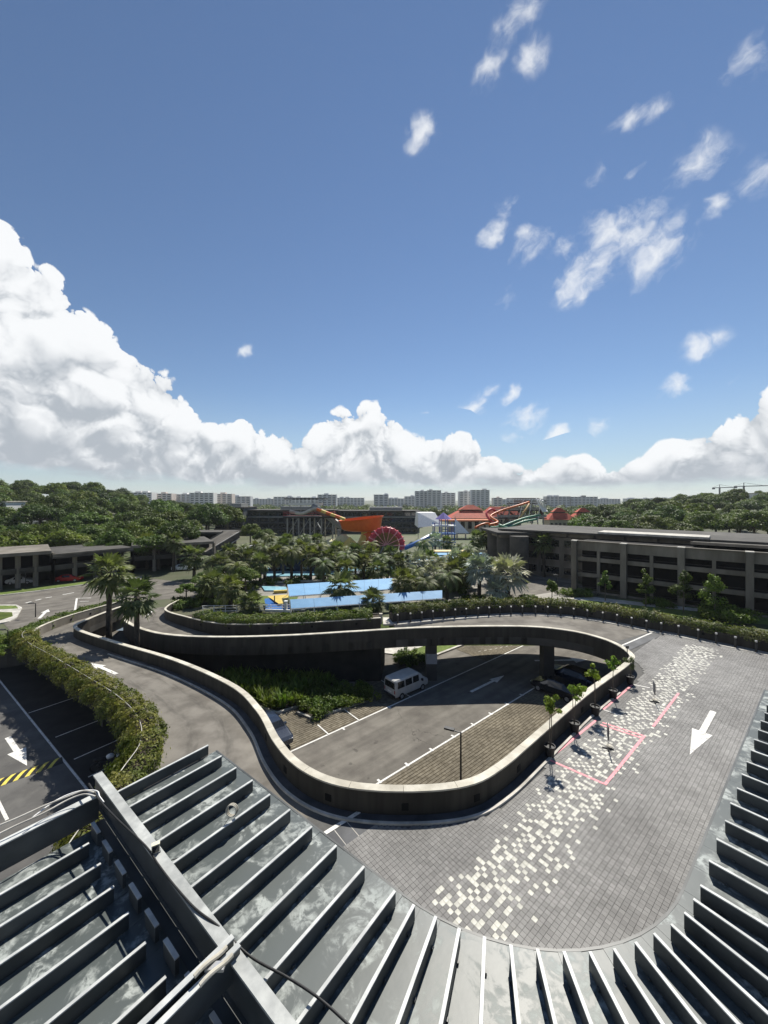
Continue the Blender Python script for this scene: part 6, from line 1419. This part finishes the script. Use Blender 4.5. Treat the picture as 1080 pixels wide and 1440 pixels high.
for k, (x0, x1, y_, Y, m) in enumerate(BL_):
    block(x0, x1, y_, Y, f'{("white", "grey", "buff")[m]} apartment block on the skyline, {ORD[k]} of the far blocks counted from the left hill'.replace('counted from', 'from') if 0 else f'{("white", "grey", "buff")[m]} apartment block on the far skyline, {ORD[sorted(b[0] for b in BL_).index(x0)]} from the left', m)
# pale buildings on the hills
for px0, px1, py, Y, lb in ((-20, 9, 706, 150, 'plain white building at the left edge on the hill'), (45, 72, 722, 170, 'white roofed house among the trees on the left hill'), (1062, 1100, 694, 260, 'pale building at the right edge beyond the wood')):
    a, b = atY(px0, py, Y), atY(px1, py, Y); o = thing('hill_building', lb, 'building', ((a.x + b.x) / 2, Y, 0)); w = b.x - a.x; zb_ = max(G, a.z - 9)
    MB().box((0, 4, (zb_ + a.z) / 2), (w, 8, a.z - zb_)).build('wall', M_white, o); MB().box((0, 4, a.z + .2), (w + .8, 8.8, .4)).build('roof', M_cap, o)
    for k in range(3): MB().box((-w * .3 + k * w * .3, -.03, a.z - 2.5), (w * .14, .1, 1.2)).build('window', M_win, o)
# tower cranes
for px, py, Y, rz, lb in ((1012, 686, 700, R(5), 'tower crane on the skyline, left of the two'), (1046, 684, 620, R(-8), 'tower crane on the skyline, right of the two')):
    p = atY(px, py, Y); o = thing('tower_crane', lb, 'crane', (p.x, Y, 0), rz, 'tower cranes'); MB().box((0, 0, (G + p.z) / 2), (1.8, 1.8, p.z - G)).build('mast', M_blackmet, o)
    MB().beam((-14, 0, p.z), (34, 0, p.z + 1.0), 1.3, 1.3).build('jib', M_blackmet, o); MB().tube([(0, 0, p.z), (0, 0, p.z + 6)], .5, 6).build('apex', M_blackmet, o); MB().tube([(0, 0, p.z + 6), (30, 0, p.z + 1)], .2, 5).build('tie', M_blackmet, o); MB().tube([(0, 0, p.z + 6), (-13, 0, p.z + .5)], .2, 5).build('tie', M_blackmet, o); MB().box((-12, 0, p.z - 1.5), (4, 1.8, 2.4)).build('counterweight', M_blackmet, o)
#@@HAZE@@
# ------------------------------------------------------------------ haze: one closed box of thin moist air
hzm = bpy.data.materials.new('moist_air'); hzm.use_nodes = True; g = NG(hzm.node_tree); g.n.clear()
ho = g.add('ShaderNodeOutputMaterial'); pv_ = g.add('ShaderNodeVolumePrincipled'); pv_.inputs['Color'].default_value = (.86, .92, 1.0, 1); pv_.inputs['Density'].default_value = .00011; pv_.inputs['Anisotropy'].default_value = .25
g.l.new(pv_.outputs[0], ho.inputs['Volume'])
hz_o = MB().box((0, 1200, 32), (4600, 2900, 66)).build('haze', hzm); tag(hz_o, 'thin pale haze over the distant town', 'haze', kind='stuff')
scene.cycles.volume_bounces = 0
